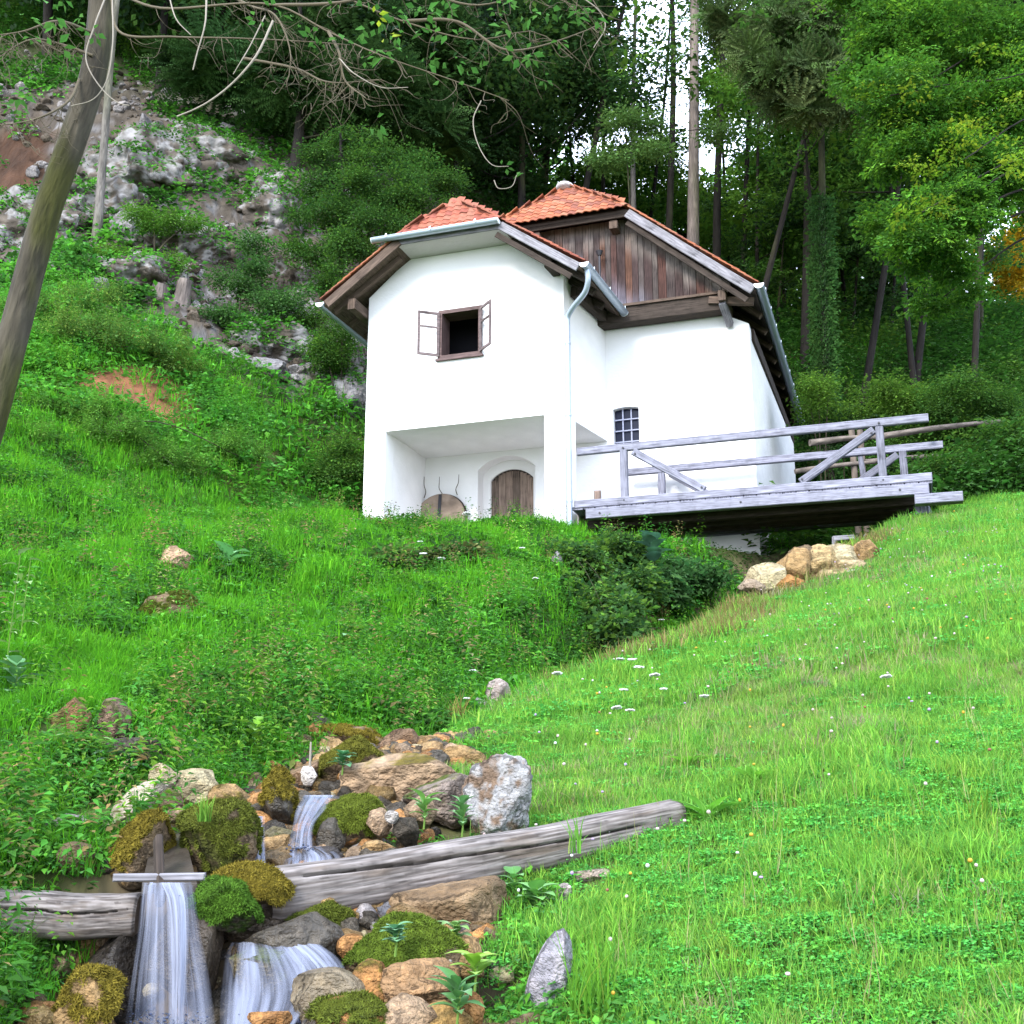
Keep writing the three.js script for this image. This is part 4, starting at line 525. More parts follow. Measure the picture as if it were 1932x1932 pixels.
// ---- logs
function logGeo(a, b, ra, rb, seed, squareness = 0.35, sag = 0.02) {
  const L = a.distanceTo(b), segs = 200, rs = 120, pos = [], uv = [], idx = [], col = [], X = b.clone().sub(a).normalize(), Z = X.clone().cross(UP).normalize(), Y = Z.clone().cross(X);
  const shape = (t, an) => { const sq = 1 / Math.pow(Math.pow(Math.abs(Math.cos(an)), 2 + squareness * 4) + Math.pow(Math.abs(Math.sin(an)), 2 + squareness * 4), 1 / (2 + squareness * 4)); const u = Math.cos(an), v = Math.sin(an), wob = 0.07 * fbm(t * 3 + seed, u * 1.3 + 5, v * 1.3, 3), grooves = 0.016 * fbm(t * 9 + seed, u * 17, v * 17 + 3, 4); const c0 = 0.42 + 0.22 * Math.sin(t * 3.2 + seed) + 0.05 * fbm(t * 12, 3, seed + 0.1, 3), w = 0.03 * step(0.02, 0.12, t) * step(0.97, 0.8, t), crack = -0.3 * Math.exp(-(((an - c0) / w) ** 2)); const c1 = 2.75 + 0.15 * Math.sin(t * 5), crack2 = -0.16 * Math.exp(-(((an - c1) / 0.05) ** 2)) * step(0.35, 0.5, t) * step(0.95, 0.85, t); return [sq * (1 + wob + grooves + crack + crack2), grooves, crack + crack2]; };
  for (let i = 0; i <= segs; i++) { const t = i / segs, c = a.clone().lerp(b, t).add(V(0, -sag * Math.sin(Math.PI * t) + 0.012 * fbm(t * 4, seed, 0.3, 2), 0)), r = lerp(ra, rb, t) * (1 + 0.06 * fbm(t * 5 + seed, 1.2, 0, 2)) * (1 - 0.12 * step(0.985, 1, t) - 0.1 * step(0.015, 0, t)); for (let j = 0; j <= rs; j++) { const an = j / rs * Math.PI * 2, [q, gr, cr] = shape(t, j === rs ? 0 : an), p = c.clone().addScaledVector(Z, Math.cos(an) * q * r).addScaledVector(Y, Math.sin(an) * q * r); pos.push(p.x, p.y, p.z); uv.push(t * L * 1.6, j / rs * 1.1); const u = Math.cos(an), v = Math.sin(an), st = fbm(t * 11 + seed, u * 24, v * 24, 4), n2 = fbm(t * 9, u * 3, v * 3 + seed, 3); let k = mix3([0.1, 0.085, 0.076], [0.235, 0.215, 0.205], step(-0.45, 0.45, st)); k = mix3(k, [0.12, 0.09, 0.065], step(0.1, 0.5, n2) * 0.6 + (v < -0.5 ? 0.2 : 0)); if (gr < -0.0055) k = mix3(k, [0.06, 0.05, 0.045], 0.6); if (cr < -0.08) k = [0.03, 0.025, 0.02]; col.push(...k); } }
  const w = rs + 1; for (let i = 0; i < segs; i++) for (let j = 0; j < rs; j++) { const p = i * w + j, q = p + w; idx.push(p, p + 1, q, q, p + 1, q + 1); }
  for (const i of [0, segs]) { const k = pos.length / 3, c = i ? b : a; pos.push(c.x, c.y, c.z); uv.push(0, 0); col.push(0.16, 0.12, 0.09); for (let j = 0; j <= rs; j++) { const q = (i * w + j) * 3; pos.push(pos[q], pos[q + 1], pos[q + 2]); uv.push(0.2 * Math.cos(j), 0.2 * Math.sin(j)); col.push(0.2, 0.16, 0.13); } for (let j = 0; j < rs; j++) i ? idx.push(k, k + 1 + j, k + 2 + j) : idx.push(k, k + 2 + j, k + 1 + j); }
  const g = new THREE.BufferGeometry(); g.setAttribute('position', new THREE.BufferAttribute(new Float32Array(pos), 3)); g.setAttribute('uv', new THREE.BufferAttribute(new Float32Array(uv), 2)); g.setAttribute('color', new THREE.BufferAttribute(new Float32Array(col), 3)); g.setIndex(idx); g.computeVertexNormals(); return g;
}
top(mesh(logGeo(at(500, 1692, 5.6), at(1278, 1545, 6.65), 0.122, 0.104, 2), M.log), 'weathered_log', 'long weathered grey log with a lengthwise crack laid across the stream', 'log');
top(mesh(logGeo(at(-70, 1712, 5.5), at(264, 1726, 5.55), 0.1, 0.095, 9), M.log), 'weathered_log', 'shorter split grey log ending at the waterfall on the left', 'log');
{ // stake and cross bar of the flume, trough floor
  const o = at(300, 1655, 5.42), w = p => p.sub(o), s = new THREE.Group(); s.position.copy(o); top(s, 'flume_gate', 'thin weathered cross bar with a dark upright stake over the waterfall lip', 'gate');
  beam(s, 'cross_bar', M.paleWood, w(at(214, 1656, 5.4)), w(at(388, 1654, 5.4)), 0.03, 0.034); const st = beam(s, 'stake', M.darkWood, w(at(303, 1706, 5.36)), w(at(298, 1580, 5.5)), 0.035, 0.062); st.userData.label = 'dark upright stake';
  const tr = mesh(tint(slab([at(268, 1668, 5.35), at(372, 1668, 5.35), at(345, 1562, 6.15), at(292, 1562, 6.15)], V(0, -0.04, 0)), 0.055, 0.045, 0.035), M.wet); top(tr, 'flume_trough', 'wet brown wooden trough floor leading the water to the fall', 'trough');
  const pg = new THREE.Group(); pg.position.copy(at(584, 1462, 7.4)); top(pg, 'peg', 'thin pale peg stuck in a white stone behind the upper pool', 'peg'); mesh(new THREE.CylinderGeometry(0.006, 0.009, 0.2, 7).translate(0, 0.1, 0), M.deadTwig, 'stick', pg); mesh(rockGeo(0.1, 0.11, 0.09, 611, WHITE, 0, MOSS, 1, 8), M.rock, 'foot_stone', pg);
  const dk = mesh(tube([at(822, 1888, 4.95), at(836, 1850, 5), at(850, 1812, 5.05)], t => 0.013 - 0.005 * t, 12, 8, (t, a) => 0.12 * noise(t * 9, a * 2)), M.deadTwig); top(dk, 'dead_stick', 'bleached broken stick standing among the orange stones', 'stick');
}
{ // sluice boards under the right end of the bridge
  const s = new THREE.Group(); s.position.copy(at(1620, 1035, 16.6)); top(s, 'sluice_boards', 'blue grey weathered boards standing under the right bridge end', 'boards'); const w = p => p.sub(s.position.clone());
  beam(s, 'board', M.paleWood, w(at(1636, 1052, 16.5)), w(at(1630, 1012, 16.6)), 0.03, 0.16); beam(s, 'board', M.paleWood, w(at(1572, 1016, 16.9)), w(at(1612, 1013, 16.9)), 0.03, 0.07); beam(s, 'board', M.paleWood, w(at(1574, 1034, 16.9)), w(at(1612, 1032, 16.9)), 0.03, 0.06); beam(s, 'post', M.paleWood, w(at(1574, 1044, 16.92)), w(at(1573, 1012, 16.92)), 0.05, 0.06);
}
// ---- water: still pools and falling veils
M.water = new THREE.MeshPhysicalMaterial({ color: C(0.85, 0.92, 0.95), transmission: 1, thickness: 0, roughness: 0.06, ior: 1.33, bumpMap: T.fine, bumpScale: 0.012, side: THREE.DoubleSide });
const pool = (name, label, pts, d, lift = 0) => { const s = pts.map(([x, y, dd]) => at(x, y, dd)); const y = s.reduce((a, p) => a + p.y, 0) / s.length + lift, sh = new THREE.Shape(); s.forEach((p, i) => i ? sh.lineTo(p.x, -p.z) : sh.moveTo(p.x, -p.z)); const g = new THREE.ShapeGeometry(sh); g.rotateX(-Math.PI / 2); g.translate(0, y, 0); boxUV(g); return structure(mesh(g, M.water), name, label); };

pool('pool_water', 'shallow clear pool above the stones', [[440, 1520, 6.6], [470, 1484, 7.3], [560, 1478, 7.6], [640, 1486, 7.5], [690, 1490, 7.3], [650, 1530, 6.6], [560, 1545, 6.45]], 7);
const streaks = (seed, dens) => { const t = tex(256, 256, (u, v) => { const a = fbm(u * 7 + seed, v * 1.1, 0, 3), b = fbm(u * 34 + seed, v * 1.6 + 4, 0, 3), e = Math.min(1, Math.min(u, 1 - u) * 7); return clamp((0.42 + dens + a * 0.9 + b * 0.4) * e, 0, 1); }); t.wrapS = t.wrapT = THREE.ClampToEdgeWrapping; return t; };
const veilMat = (seed, dens) => new THREE.MeshPhysicalMaterial({ color: C(0.215, 0.232, 0.295), roughness: 1, specularIntensity: 0.3, alphaMap: streaks(seed, dens), transparent: true, side: THREE.DoubleSide, transmission: 0.25, thickness: 0 });
// a falling sheet: rows of points from the lip downwards; every row is [left, right]
function veil(rows, seed, dens, bulge = 0.03) {
  const n = rows.length, nu = 26, nv = 40, pos = [], uv = [], idx = [], lc = new THREE.CatmullRomCurve3(rows.map(r => r[0])), rc = new THREE.CatmullRomCurve3(rows.map(r => r[1]));
  for (let j = 0; j <= nv; j++) { const v = j / nv, a = lc.getPoint(v), b = rc.getPoint(v); for (let i = 0; i <= nu; i++) { const u = i / nu, p = a.clone().lerp(b, u); p.z += bulge * Math.sin(Math.PI * u) + 0.02 * fbm(u * 9 + seed, v * 1.6, 0, 3); p.x += 0.008 * fbm(u * 6, v * 2 + seed, 0.4, 2); pos.push(p.x, p.y, p.z); uv.push(u, 1 - v); } }
  for (let j = 0; j < nv; j++) for (let i = 0; i < nu; i++) { const a = j * (nu + 1) + i, b = a + nu + 1; idx.push(a, b, a + 1, a + 1, b, b + 1); }
  const g = new THREE.BufferGeometry(); g.setAttribute('position', new THREE.BufferAttribute(new Float32Array(pos), 3)); g.setAttribute('uv', new THREE.BufferAttribute(new Float32Array(uv), 2)); g.setIndex(idx); g.computeVertexNormals(); return [g, veilMat(seed, dens)];
}
function strands(rows, n, seed, r) { const R = rng(seed), lc = new THREE.CatmullRomCurve3(rows.map(q => q[0])), rc = new THREE.CatmullRomCurve3(rows.map(q => q[1])), out = []; for (let i = 0; i < n; i++) { const u = clamp(0.5 + (R() - 0.5) * (0.4 + 0.6 * R()), 0.02, 0.98), t0 = R() * 0.25, t1 = 0.7 + 0.3 * R(), pts = []; for (let k = 0; k <= 6; k++) { const v = lerp(t0, t1, k / 6), uu = clamp(u + 0.03 * noise(v * 3, i), 0, 1); pts.push(lc.getPoint(v).lerp(rc.getPoint(v), uu).add(V(0, 0, 0.03 * Math.sin(Math.PI * uu) + (R() - 0.5) * 0.012))); } out.push(tube(pts, t => r * (0.35 + 0.65 * Math.sin(Math.PI * clamp(t, 0.04, 0.96))), 14, 5, null, false)); } return mergeGeometries(out); }
M.strand = new THREE.MeshPhysicalMaterial({ color: C(0.2, 0.24, 0.38), roughness: 1, specularIntensity: 0.4, transmission: 0.3, thickness: 0 });
function fall(name, label, rows, seed, n, r, dens, layers = 2) { const g = new THREE.Group(); g.position.copy(rows[0][0]); const o = g.position, rel = rows.map(q => q.map(p => p.clone().sub(o))); structure(g, name, label); for (let k = 0; k < layers; k++) { const [geo, mat] = veil(rel.map(q => q.map(p => p.clone().add(V(0, 0, k * 0.035)))), seed + k * 11, dens - k * 0.12); mesh(geo, mat, 'water_veil', g); } if (n > 99) mesh(strands(rel, Math.round(n * 0.3), seed + 5, r * 0.6), M.strand, 'water_strands', g).userData.kind = 'stuff'; return g; }
const row = (x0, x1, y, d) => [at(x0, y, d), at(x1, y, d)];
fall('waterfall', 'white veil of water falling from the flume', [row(270, 366, 1664, 5.38), row(266, 368, 1690, 5.26), row(258, 378, 1760, 5.16), row(244, 396, 1850, 5.08), row(230, 410, 1945, 5.0), row(222, 420, 2010, 4.96)], 3, 34, 0.006, -0.06);
fall('waterfall_strand', 'bright narrow main strand of the waterfall left of its centre', [row(318, 362, 1664, 5.34), row(330, 372, 1700, 5.2), row(338, 372, 1800, 5.08), row(338, 368, 1945, 5.0)].map(r => r.map(p => p.add(V(-0.03, 0, 0.02)))), 29, 10, 0.008, 0.35, 1);
fall('cascade', 'thin cascade between the mossy stones behind the left log end', [row(476, 500, 1540, 6.14), row(474, 500, 1562, 6.06), row(472, 502, 1610, 6.0), row(470, 508, 1665, 5.94)], 7, 12, 0.006, 0.25);
fall('cascade', 'small cascade spilling from the upper pool', [row(572, 640, 1500, 6.75), row(560, 616, 1528, 6.5), row(554, 592, 1560, 6.32), row(544, 592, 1600, 6.2)], 13, 10, 0.006, 0.0);
fall('cascade', 'water sliding over the black slab behind the log', [row(538, 606, 1596, 6.24), row(536, 640, 1612, 6.12), row(530, 650, 1640, 5.95)], 17, 0, 0.006, 0.05, 1);
fall('cascade', 'wide lower cascade of white water spreading over rocks', [row(440, 560, 1776, 5.34), row(430, 590, 1800, 5.22), row(424, 620, 1840, 5.1), row(420, 628, 1880, 5.02), row(418, 585, 1950, 4.86)], 19, 30, 0.006, -0.05);
fall('cascade', 'right flank of the lower cascade running to the grey tan boulder', [row(520, 600, 1778, 5.3), row(540, 636, 1806, 5.18), row(560, 652, 1836, 5.08), row(540, 640, 1868, 5.0)], 23, 14, 0.006, 0.2, 1);
pool('foam_water', 'stream water at the foot of the falls', [[120, 1960, 4.6], [300, 1925, 5.0], [460, 1915, 5.05], [610, 1925, 4.95], [620, 2030, 4.4], [100, 2050, 4.3]], 5, -0.02);

{ // smaller broken stones packed between the named ones
  const R = rng(1234), L = [[], [], [], []], geos = [0, 1, 2, 3].map(i => rockGeo(1, 0.8, 0.9, 760 + i, [1, 1, 1], 0, MOSS, 1.3, 9)), cols = [TAN, ORANGE, ORANGE, BROWN, TAN, DARK, DARK, PINK, [0.3, 0.2, 0.08]];
  for (let k = 0; k < 950; k++) { const d = 4.45 + 4.2 * R(), [, , w] = channel(chX(d), d), x = chX(d) + (R() + R() - 1) * (w + 0.42), y = H(x, -d); if (d > 4.9 && d < 6 && x > -1.75 && x < -1.3) continue; const s = 0.07 + 0.17 * R() * R(), c = cols[Math.floor(R() * 9)], t = 0.4 + 0.45 * R(); L[k % 4].push([placed(V(x, y + s * 0.18, -d), R() * 6.28, [s, s * (0.6 + 0.5 * R()), s * (0.7 + 0.5 * R())], null, R() * 0.8, R() * 6), C(c[0] * t, c[1] * t, c[2] * t)]); }
  const g = new THREE.Group(); g.name = 'stream_rubble'; scene.add(g); tag(g, 'broken wet stones packed between the larger ones of the stream', 'rubble', null, 'stuff'); L.forEach((l, i) => scatter(geos[i], M.wet, l, 'stream_rubble', g));
}
{ // loose cobbles and gravel on the stream bed
  const R = rng(909), lists = [[], [], []], geos = [0, 1, 2].map(i => rockGeo(1, 0.75, 0.9, 700 + i, [1, 1, 1], 0, MOSS, 1, 5)), cols = [TAN, ORANGE, PINK, GREY, DARK, BROWN, CREAM];
  for (let k = 0; k < 3000; k++) { const d = 3.4 + 5 * R(), [, , w] = channel(chX(d), d), x = chX(d) + (R() - 0.5) * 2 * (w + 0.12), y = H(x, -d); if (!inView(x, y, -d, 60)) continue; if (toHouse(x, -d)[0] < 3.2 && toHouse(x, -d)[1] < 0.3 && d > 17) continue; const s = (0.03 + 0.11 * Math.pow(R(), 2.4)) * (d > 8 ? 1.5 : 1), c = cols[Math.floor(R() * 7)], t = 0.5 + 0.6 * R(); lists[k % 3].push([placed(V(x, y + s * 0.1, -d), R() * 6.28, [s, s * (0.6 + 0.5 * R()), s], null, R() * 0.6, R() * 6), C(c[0] * t, c[1] * t, c[2] * t)]); }
  const g = new THREE.Group(); g.name = 'stream_gravel'; scene.add(g); tag(g, 'loose brown and tan cobbles on the stream bed', 'gravel', null, 'stuff'); lists.forEach((l, i) => scatter(geos[i], M.wet, l, 'gravel', g).userData.kind = 'stuff');
}

{ // spray and foam where the water lands
  const R = rng(3131), out = [], g = new THREE.IcosahedronGeometry(1, 1), spot = (x, y, d, sx, sy, n, r) => { for (let i = 0; i < n; i++) { const p = at(x + (R() + R() - 1) * sx, y + (R() + R() - 1) * sy, d + (R() - 0.5) * 0.12), q = r * (0.3 + R() * R()); out.push([placed(p, R() * 6, [q, q * 0.7, q]), C(0.2 + 0.04 * R(), 0.22 + 0.04 * R(), 0.27)]); } };
  spot(520, 1925, 4.98, 95, 14, 240, 0.011); spot(600, 1868, 5.0, 44, 16, 110, 0.009); spot(565, 1600, 6.18, 34, 8, 60, 0.009); spot(490, 1668, 5.92, 20, 6, 40, 0.008); spot(318, 1925, 4.99, 85, 20, 130, 0.007); spot(330, 1700, 5.22, 50, 30, 30, 0.004);
  const m = scatter(g, M.strand, out, 'water_foam'); tag(m, 'white foam and drops where the falls land', 'foam', null, 'stuff');
}
// ------------------------------------------------------------------ trees and shrubs
const spray = { beech: sprayGeo(26, 0.13, 0.075, 0.42, 21, 0.2), fine: sprayGeo(34, 0.085, 0.045, 0.4, 22, 0.35), needle: (() => { // drooping conifer twig: rows of short needles on side shoots
  const R = rng(23), pos = [], col = [], idx = []; for (let s = 0; s < 7; s++) { const a = (s - 3) * 0.3 + (R() - 0.5) * 0.15, L = 0.5 - Math.abs(s - 3) * 0.06; for (let k = 0; k < 13; k++) { const t = (k + 0.5) / 13 * L, x = Math.sin(a) * t, z = Math.cos(a) * t, y = -0.5 * t * t - 0.02 * R(); for (const side of [-1, 1]) { const b = pos.length / 3, nl = 0.05 * (1 - 0.4 * t / L), dx = Math.cos(a) * side * nl, dz = -Math.sin(a) * side * nl, tn = 0.7 + 0.6 * R(); pos.push(x, y, z, x + Math.sin(a) * 0.03, y, z + Math.cos(a) * 0.03, x + dx + Math.sin(a) * 0.02, y - 0.015, z + dz + Math.cos(a) * 0.02); for (let q = 0; q < 3; q++) col.push(tn, tn, tn); idx.push(b, b + 1, b + 2); } } }
  const g = new THREE.BufferGeometry(); g.setAttribute('position', new THREE.BufferAttribute(new Float32Array(pos), 3)); g.setAttribute('color', new THREE.BufferAttribute(new Float32Array(col), 3)); g.setIndex(idx); g.computeVertexNormals(); return g; })() };
const barkTube = (pts, r0, r1, segs, rs, col, ivy = 0, seed = 1) => paint(tube(pts, t => lerp(r0, r1, Math.pow(t, 0.85)) * (1 + 0.25 * Math.exp(-t * 25)), segs, rs, (t, a) => 0.09 * fbm(t * 14 + seed, Math.cos(a) * 1.5, Math.sin(a) * 1.5 + 2, 3)), (x, y, z) => { const k = 0.85 + 0.5 * fbm(x * 6 + seed, y * 2.2, z * 6, 3), m = step(0.05, 0.35, fbm(x * 2 + seed, y * 0.7, z * 2 + 3, 3)); return mix3(col.map(c => c * k), [0.09 * k, 0.1 * k, 0.035 * k], m * 0.45); });
const colorOf = (pal, R) => { const a = pal[Math.floor(R() * pal.length)], k = 0.75 + 0.5 * R(), h = (R() - 0.5) * 0.16; return C(a[0] * k * (1 + h), a[1] * k, a[2] * k * (1 - h)); };
// points through lobes: every lobe [x, y, z, rx, ry, rz, count]
function crown(parent, lobes, geo, mat, pal, seed, size, o, name = 'crown', droop = 0.25) { const R = rng(seed), out = []; for (const [x, y, z, rx, ry, rz, n] of lobes) { const clumps = []; for (let i = 0; i < Math.max(5, n / 16); i++) { let v; do v = V(R() * 2 - 1, R() * 2 - 1, R() * 2 - 1); while (v.lengthSq() > 1); v.multiplyScalar(Math.pow(v.length(), -0.35)); clumps.push([v, 0.6 + 0.9 * R()]); } for (let i = 0; i < n; i++) { const [c, k] = clumps[Math.floor(R() * clumps.length)], p = V(x + (c.x + (R() + R() - 1) * 0.42) * rx - o.x, y + (c.y + (R() + R() - 1) * 0.4) * ry - o.y, z + (c.z + (R() + R() - 1) * 0.42) * rz - o.z), col = colorOf(pal, R); col.multiplyScalar(0.62 + 0.4 * k); out.push([placed(p, R() * 6.28, size * (0.55 + 0.8 * R() * R() + 0.25 * R()), null, droop + R() * 0.5, R() * 6.28), col]); } } const m = scatter(geo, mat, out, name, parent); return m; }
const treeParts = (name, label, cat, base, grp) => { const g = new THREE.Group(); g.position.copy(base); return top(g, name, label, cat, grp); };
const DK = [[0.03, 0.078, 0.018], [0.024, 0.062, 0.018], [0.044, 0.1, 0.018]], MID = [[0.058, 0.15, 0.02], [0.044, 0.118, 0.02], [0.08, 0.18, 0.02]], LT = [[0.09, 0.2, 0.022], [0.1, 0.21, 0.022], [0.075, 0.17, 0.022]], BLUE = [[0.03, 0.06, 0.035], [0.035, 0.07, 0.032]];
// a forest tree from two image points of its trunk (low and high), at one distance
function forestTree(label, x1, y1, x2, y2, d, wpx, height, o = {}) {
  const A = at(x1, y1, d), B = at(x2, y2, d + (o.dz ?? 0)), dir = B.clone().sub(A).divideScalar(B.y - A.y), gy = (() => { let y = A.y; for (let i = 0; i < 8; i++) { const q = A.clone().addScaledVector(dir, y - A.y); y = H(q.x, q.z); } return y - 0.2; })();
  const base = A.clone().addScaledVector(dir, gy - A.y), r = wpx * d / F / 2, R = rng((o.seed ?? Math.round(x1 * 7 + y1)) + 5), t = treeParts(o.name ?? 'forest_tree', label, 'tree', base, o.group ?? 'forest trees behind the mill');
  const on = h => { const q = dir.clone().multiplyScalar(h); return q.add(V(0.25 * Math.sin(h * 0.35 + x1), 0, 0.25 * Math.cos(h * 0.3 + x2)).multiplyScalar(Math.min(1, h / 14) * (o.wave ?? 0.5))); };
  const pts = []; for (let i = 0; i <= 9; i++) pts.push(on(height * i / 9)); const col = o.bark ?? [0.024, 0.02, 0.017], geos = [barkTube(pts, r * 1.25, r * 0.25, 40, 12, col, 0, x1)];
  const c0 = o.from ?? 0.42, lobes = [], n = o.lobes ?? 9, rad = o.radius ?? height * 0.17; for (let i = 0; i < n; i++) { const f = c0 + (1 - c0) * (i + 0.4) / n, h = f * height, a = R() * 6.28, rr = rad * (0.55 + 0.6 * R()) * (1.15 - 0.65 * (f - c0) / (1 - c0)), st = on(h * 0.93), e = on(h).add(V(Math.cos(a) * rr * 0.8, rr * 0.3, Math.sin(a) * rr * 0.8)); geos.push(barkTube([st, st.clone().lerp(e, 0.5).add(V(0, -0.12 * rr, 0)), e], r * 0.35, r * 0.07, 8, 6, col, 0, i)); lobes.push([e.x, e.y, e.z, rr * 0.95, rr * 0.5, rr * 0.95, Math.round((o.n ?? 90) * (0.6 + 0.8 * R()))]); }
  mesh(mergeGeometries(geos), M.bark, 'trunk', t); crown(t, lobes, o.geo ?? spray.beech, o.mat ?? M.leaf, o.pal ?? DK, Math.round(x1 * 3 + d), o.size ?? 1.25, V(0, 0, 0));
  if (o.ivy) { const out = []; for (let i = 0; i < 900; i++) { const h = R() * o.ivy, a = R() * 6.28, q = on(h).add(V(Math.cos(a) * r * 0.8, 0, Math.sin(a) * r * 0.8)); out.push([placed(q, R() * 6, 0.5 + 0.3 * R(), null, 1.2, a), colorOf([[0.035, 0.1, 0.02], [0.03, 0.08, 0.016]], R)]); } scatter(spray.beech, M.leaf, out, 'ivy', t); }
  return t;
}
// trunks that can be told apart, left to right
const FT = [
  ['tall pale grey trunk rising behind the right roof slope to the top of the picture', 1307, 465, 1312, 0, 31, 25, 30, { bark: [0.24, 0.195, 0.17], from: 0.62, wave: 0.08, pal: MID, n: 60 }],
  ['thin trunk with a pale lower stem just above the right roof', 1197, 400, 1196, 75, 34, 11, 22, { bark: [0.2, 0.18, 0.16], from: 0.62, pal: MID, n: 26 }],
  ['thin dark trunk in the bright sky gap, left of the pale-stemmed one', 1138, 225, 1140, 60, 37, 8, 24, { from: 0.66, pal: DK, n: 28 }],
  ['dark straight trunk between the thin pale stem and the tall pale trunk', 1262, 420, 1268, 60, 34, 14, 24, { from: 0.62, pal: DK, n: 34 }],
  ['slender leaning trunk left of the dark straight trunk in the sky gap', 1236, 320, 1262, 60, 40, 8, 22, { from: 0.66, pal: DK, n: 26 }],
  ['slightly leaning dark trunk low behind the ridge of the mill', 1108, 345, 1124, 270, 33, 13, 20, { from: 0.35, pal: DK, n: 110 }],
  ['dark trunk just right of the tall pale trunk', 1354, 490, 1360, 160, 33, 16, 24, { from: 0.5, pal: DK, n: 50 }],
  ['second dark trunk right of the tall pale trunk', 1404, 480, 1412, 300, 37, 11, 22, { from: 0.45, pal: DK, n: 55 }],
  ['tall dark trunk in the middle of the right forest', 1521, 400, 1523, 180, 32, 15, 24, { from: 0.55, pal: DK, n: 40 }],
  ['thinner dark trunk right of the tall middle trunk', 1576, 360, 1588, 200, 36, 11, 22, { from: 0.55, pal: DK, n: 40 }],
  ['dark trunk leaning to the right above the roof corner', 1446, 530, 1492, 360, 29, 15, 18, { from: 0.55, pal: MID, n: 45, wave: 0.2 }],
  ['ivy-covered trunk behind the right corner of the mill', 1562, 770, 1552, 470, 27, 20, 20, { from: 0.5, ivy: 9, pal: MID, n: 55 }],
  ['dark trunk leaning right in the middle of the wooded slope', 1636, 712, 1676, 470, 29, 14, 19, { from: 0.5, pal: MID, n: 80, wave: 0.15 }],
  ['left trunk of the dark pair on the wooded slope', 1722, 715, 1709, 600, 29, 11, 17, { from: 0.4, pal: MID, n: 90 }],
  ['right trunk of the dark pair on the wooded slope', 1728, 715, 1740, 600, 29.3, 14, 18, { from: 0.4, pal: MID, n: 90 }],
  ['dark slim trunk at the right of the wooded slope', 1838, 722, 1846, 560, 28, 12, 17, { from: 0.42, pal: MID, n: 90 }],
  ['thin trunk before the sky gap at the right edge', 1852, 500, 1854, 380, 33, 9, 20, { from: 0.55, pal: DK, n: 60 }],
  ['thin pale trunk right of the big near trunk on the rocky slope', 192, 345, 218, 60, 25.5, 15, 22, { bark: [0.2, 0.18, 0.16], from: 0.55, pal: DK, n: 100, group: 'trees on the left slope' }],
];
for (const f of FT) forestTree(...f);
// dense dark wood on the slope at the left and behind: crowns reach above the frame
const LW = [[-60, 120, 31], [90, 80, 33], [300, 190, 32], [430, 160, 36], [520, 230, 31], [640, 180, 35], [700, 330, 31], [780, 240, 36], [860, 330, 32], [930, 250, 38], [985, 400, 33], [1030, 300, 37], [350, 40, 42], [560, 40, 46], [760, 80, 48], [900, 120, 50], [180, 0, 40], [-200, 80, 36]];
const ord = ['first', 'second', 'third', 'fourth', 'fifth', 'sixth', 'seventh', 'eighth', 'ninth', 'tenth', 'eleventh', 'twelfth', 'thirteenth', 'fourteenth', 'fifteenth', 'sixteenth', 'seventeenth', 'eighteenth', 'nineteenth', 'twentieth'];
LW.map((a, i) => [...a, i]).sort((a, b) => a[0] - b[0]).forEach(([x, y, d, k], i) => forestTree(`dark shady tree on the steep left slope, ${ord[i]} from the left`, x, y, x + (k % 3 - 1) * 14, y - 200, d, 10 + (k * 7) % 9, x > 950 ? 9 + k % 3 : 17 + (k * 5) % 7, { from: 0.12, lobes: 11, n: 64, pal: k % 3 ? DK : BLUE, geo: k % 4 === 1 ? spray.needle : spray.fine, mat: k % 4 === 1 ? M.needle : M.leaf, size: k % 4 === 1 ? 3.3 : 2.35, radius: 3.4, group: 'dark trees on the left slope', seed: k + 40 }));
// green understorey behind the trunks on the right
const RW = [[1090, 420, 40], [1180, 470, 42], [1290, 500, 43], [1380, 520, 44], [1480, 560, 42], [1560, 540, 45], [1650, 560, 43], [1740, 600, 40], [1830, 560, 44], [1440, 600, 54], [1430, 600, 36], [1520, 620, 38], [1600, 640, 37], [1690, 640, 36], [1780, 640, 37]];
RW.map((a, i) => [...a, i]).sort((a, b) => a[0] - b[0]).forEach(([x, y, d, k], i) => forestTree(`slim background tree of the right forest, ${ord[i]} from the left`, x, y, x + (k % 3 - 1) * 12, y - 150, d, 8 + (k * 5) % 5, (x > 1090 && x < 1320) || (x > 1440 && x < 1600) ? 7 + k % 3 : 13 + (k * 5) % 6, { from: 0.16, lobes: 8, n: 80, pal: k % 2 ? MID : LT, size: 1.35, radius: 2.4, group: 'background trees of the right forest', seed: k + 90 }));
const US = [[1470, 560, 35], [1610, 600, 35], [1680, 640, 34], [1750, 620, 36]];
US.forEach(([x, y, d], i) => forestTree(`low understorey tree among the trunks on the right wooded slope, ${ord[i]} from the left`, x, y, x + 8, y - 120, d, 6, 6 + (i * 3) % 4, { from: 0.1, lobes: 9, n: 62, pal: i % 2 ? MID : DK, size: 1.1, radius: 2.1, group: 'understorey trees of the right forest', seed: i + 150 }));
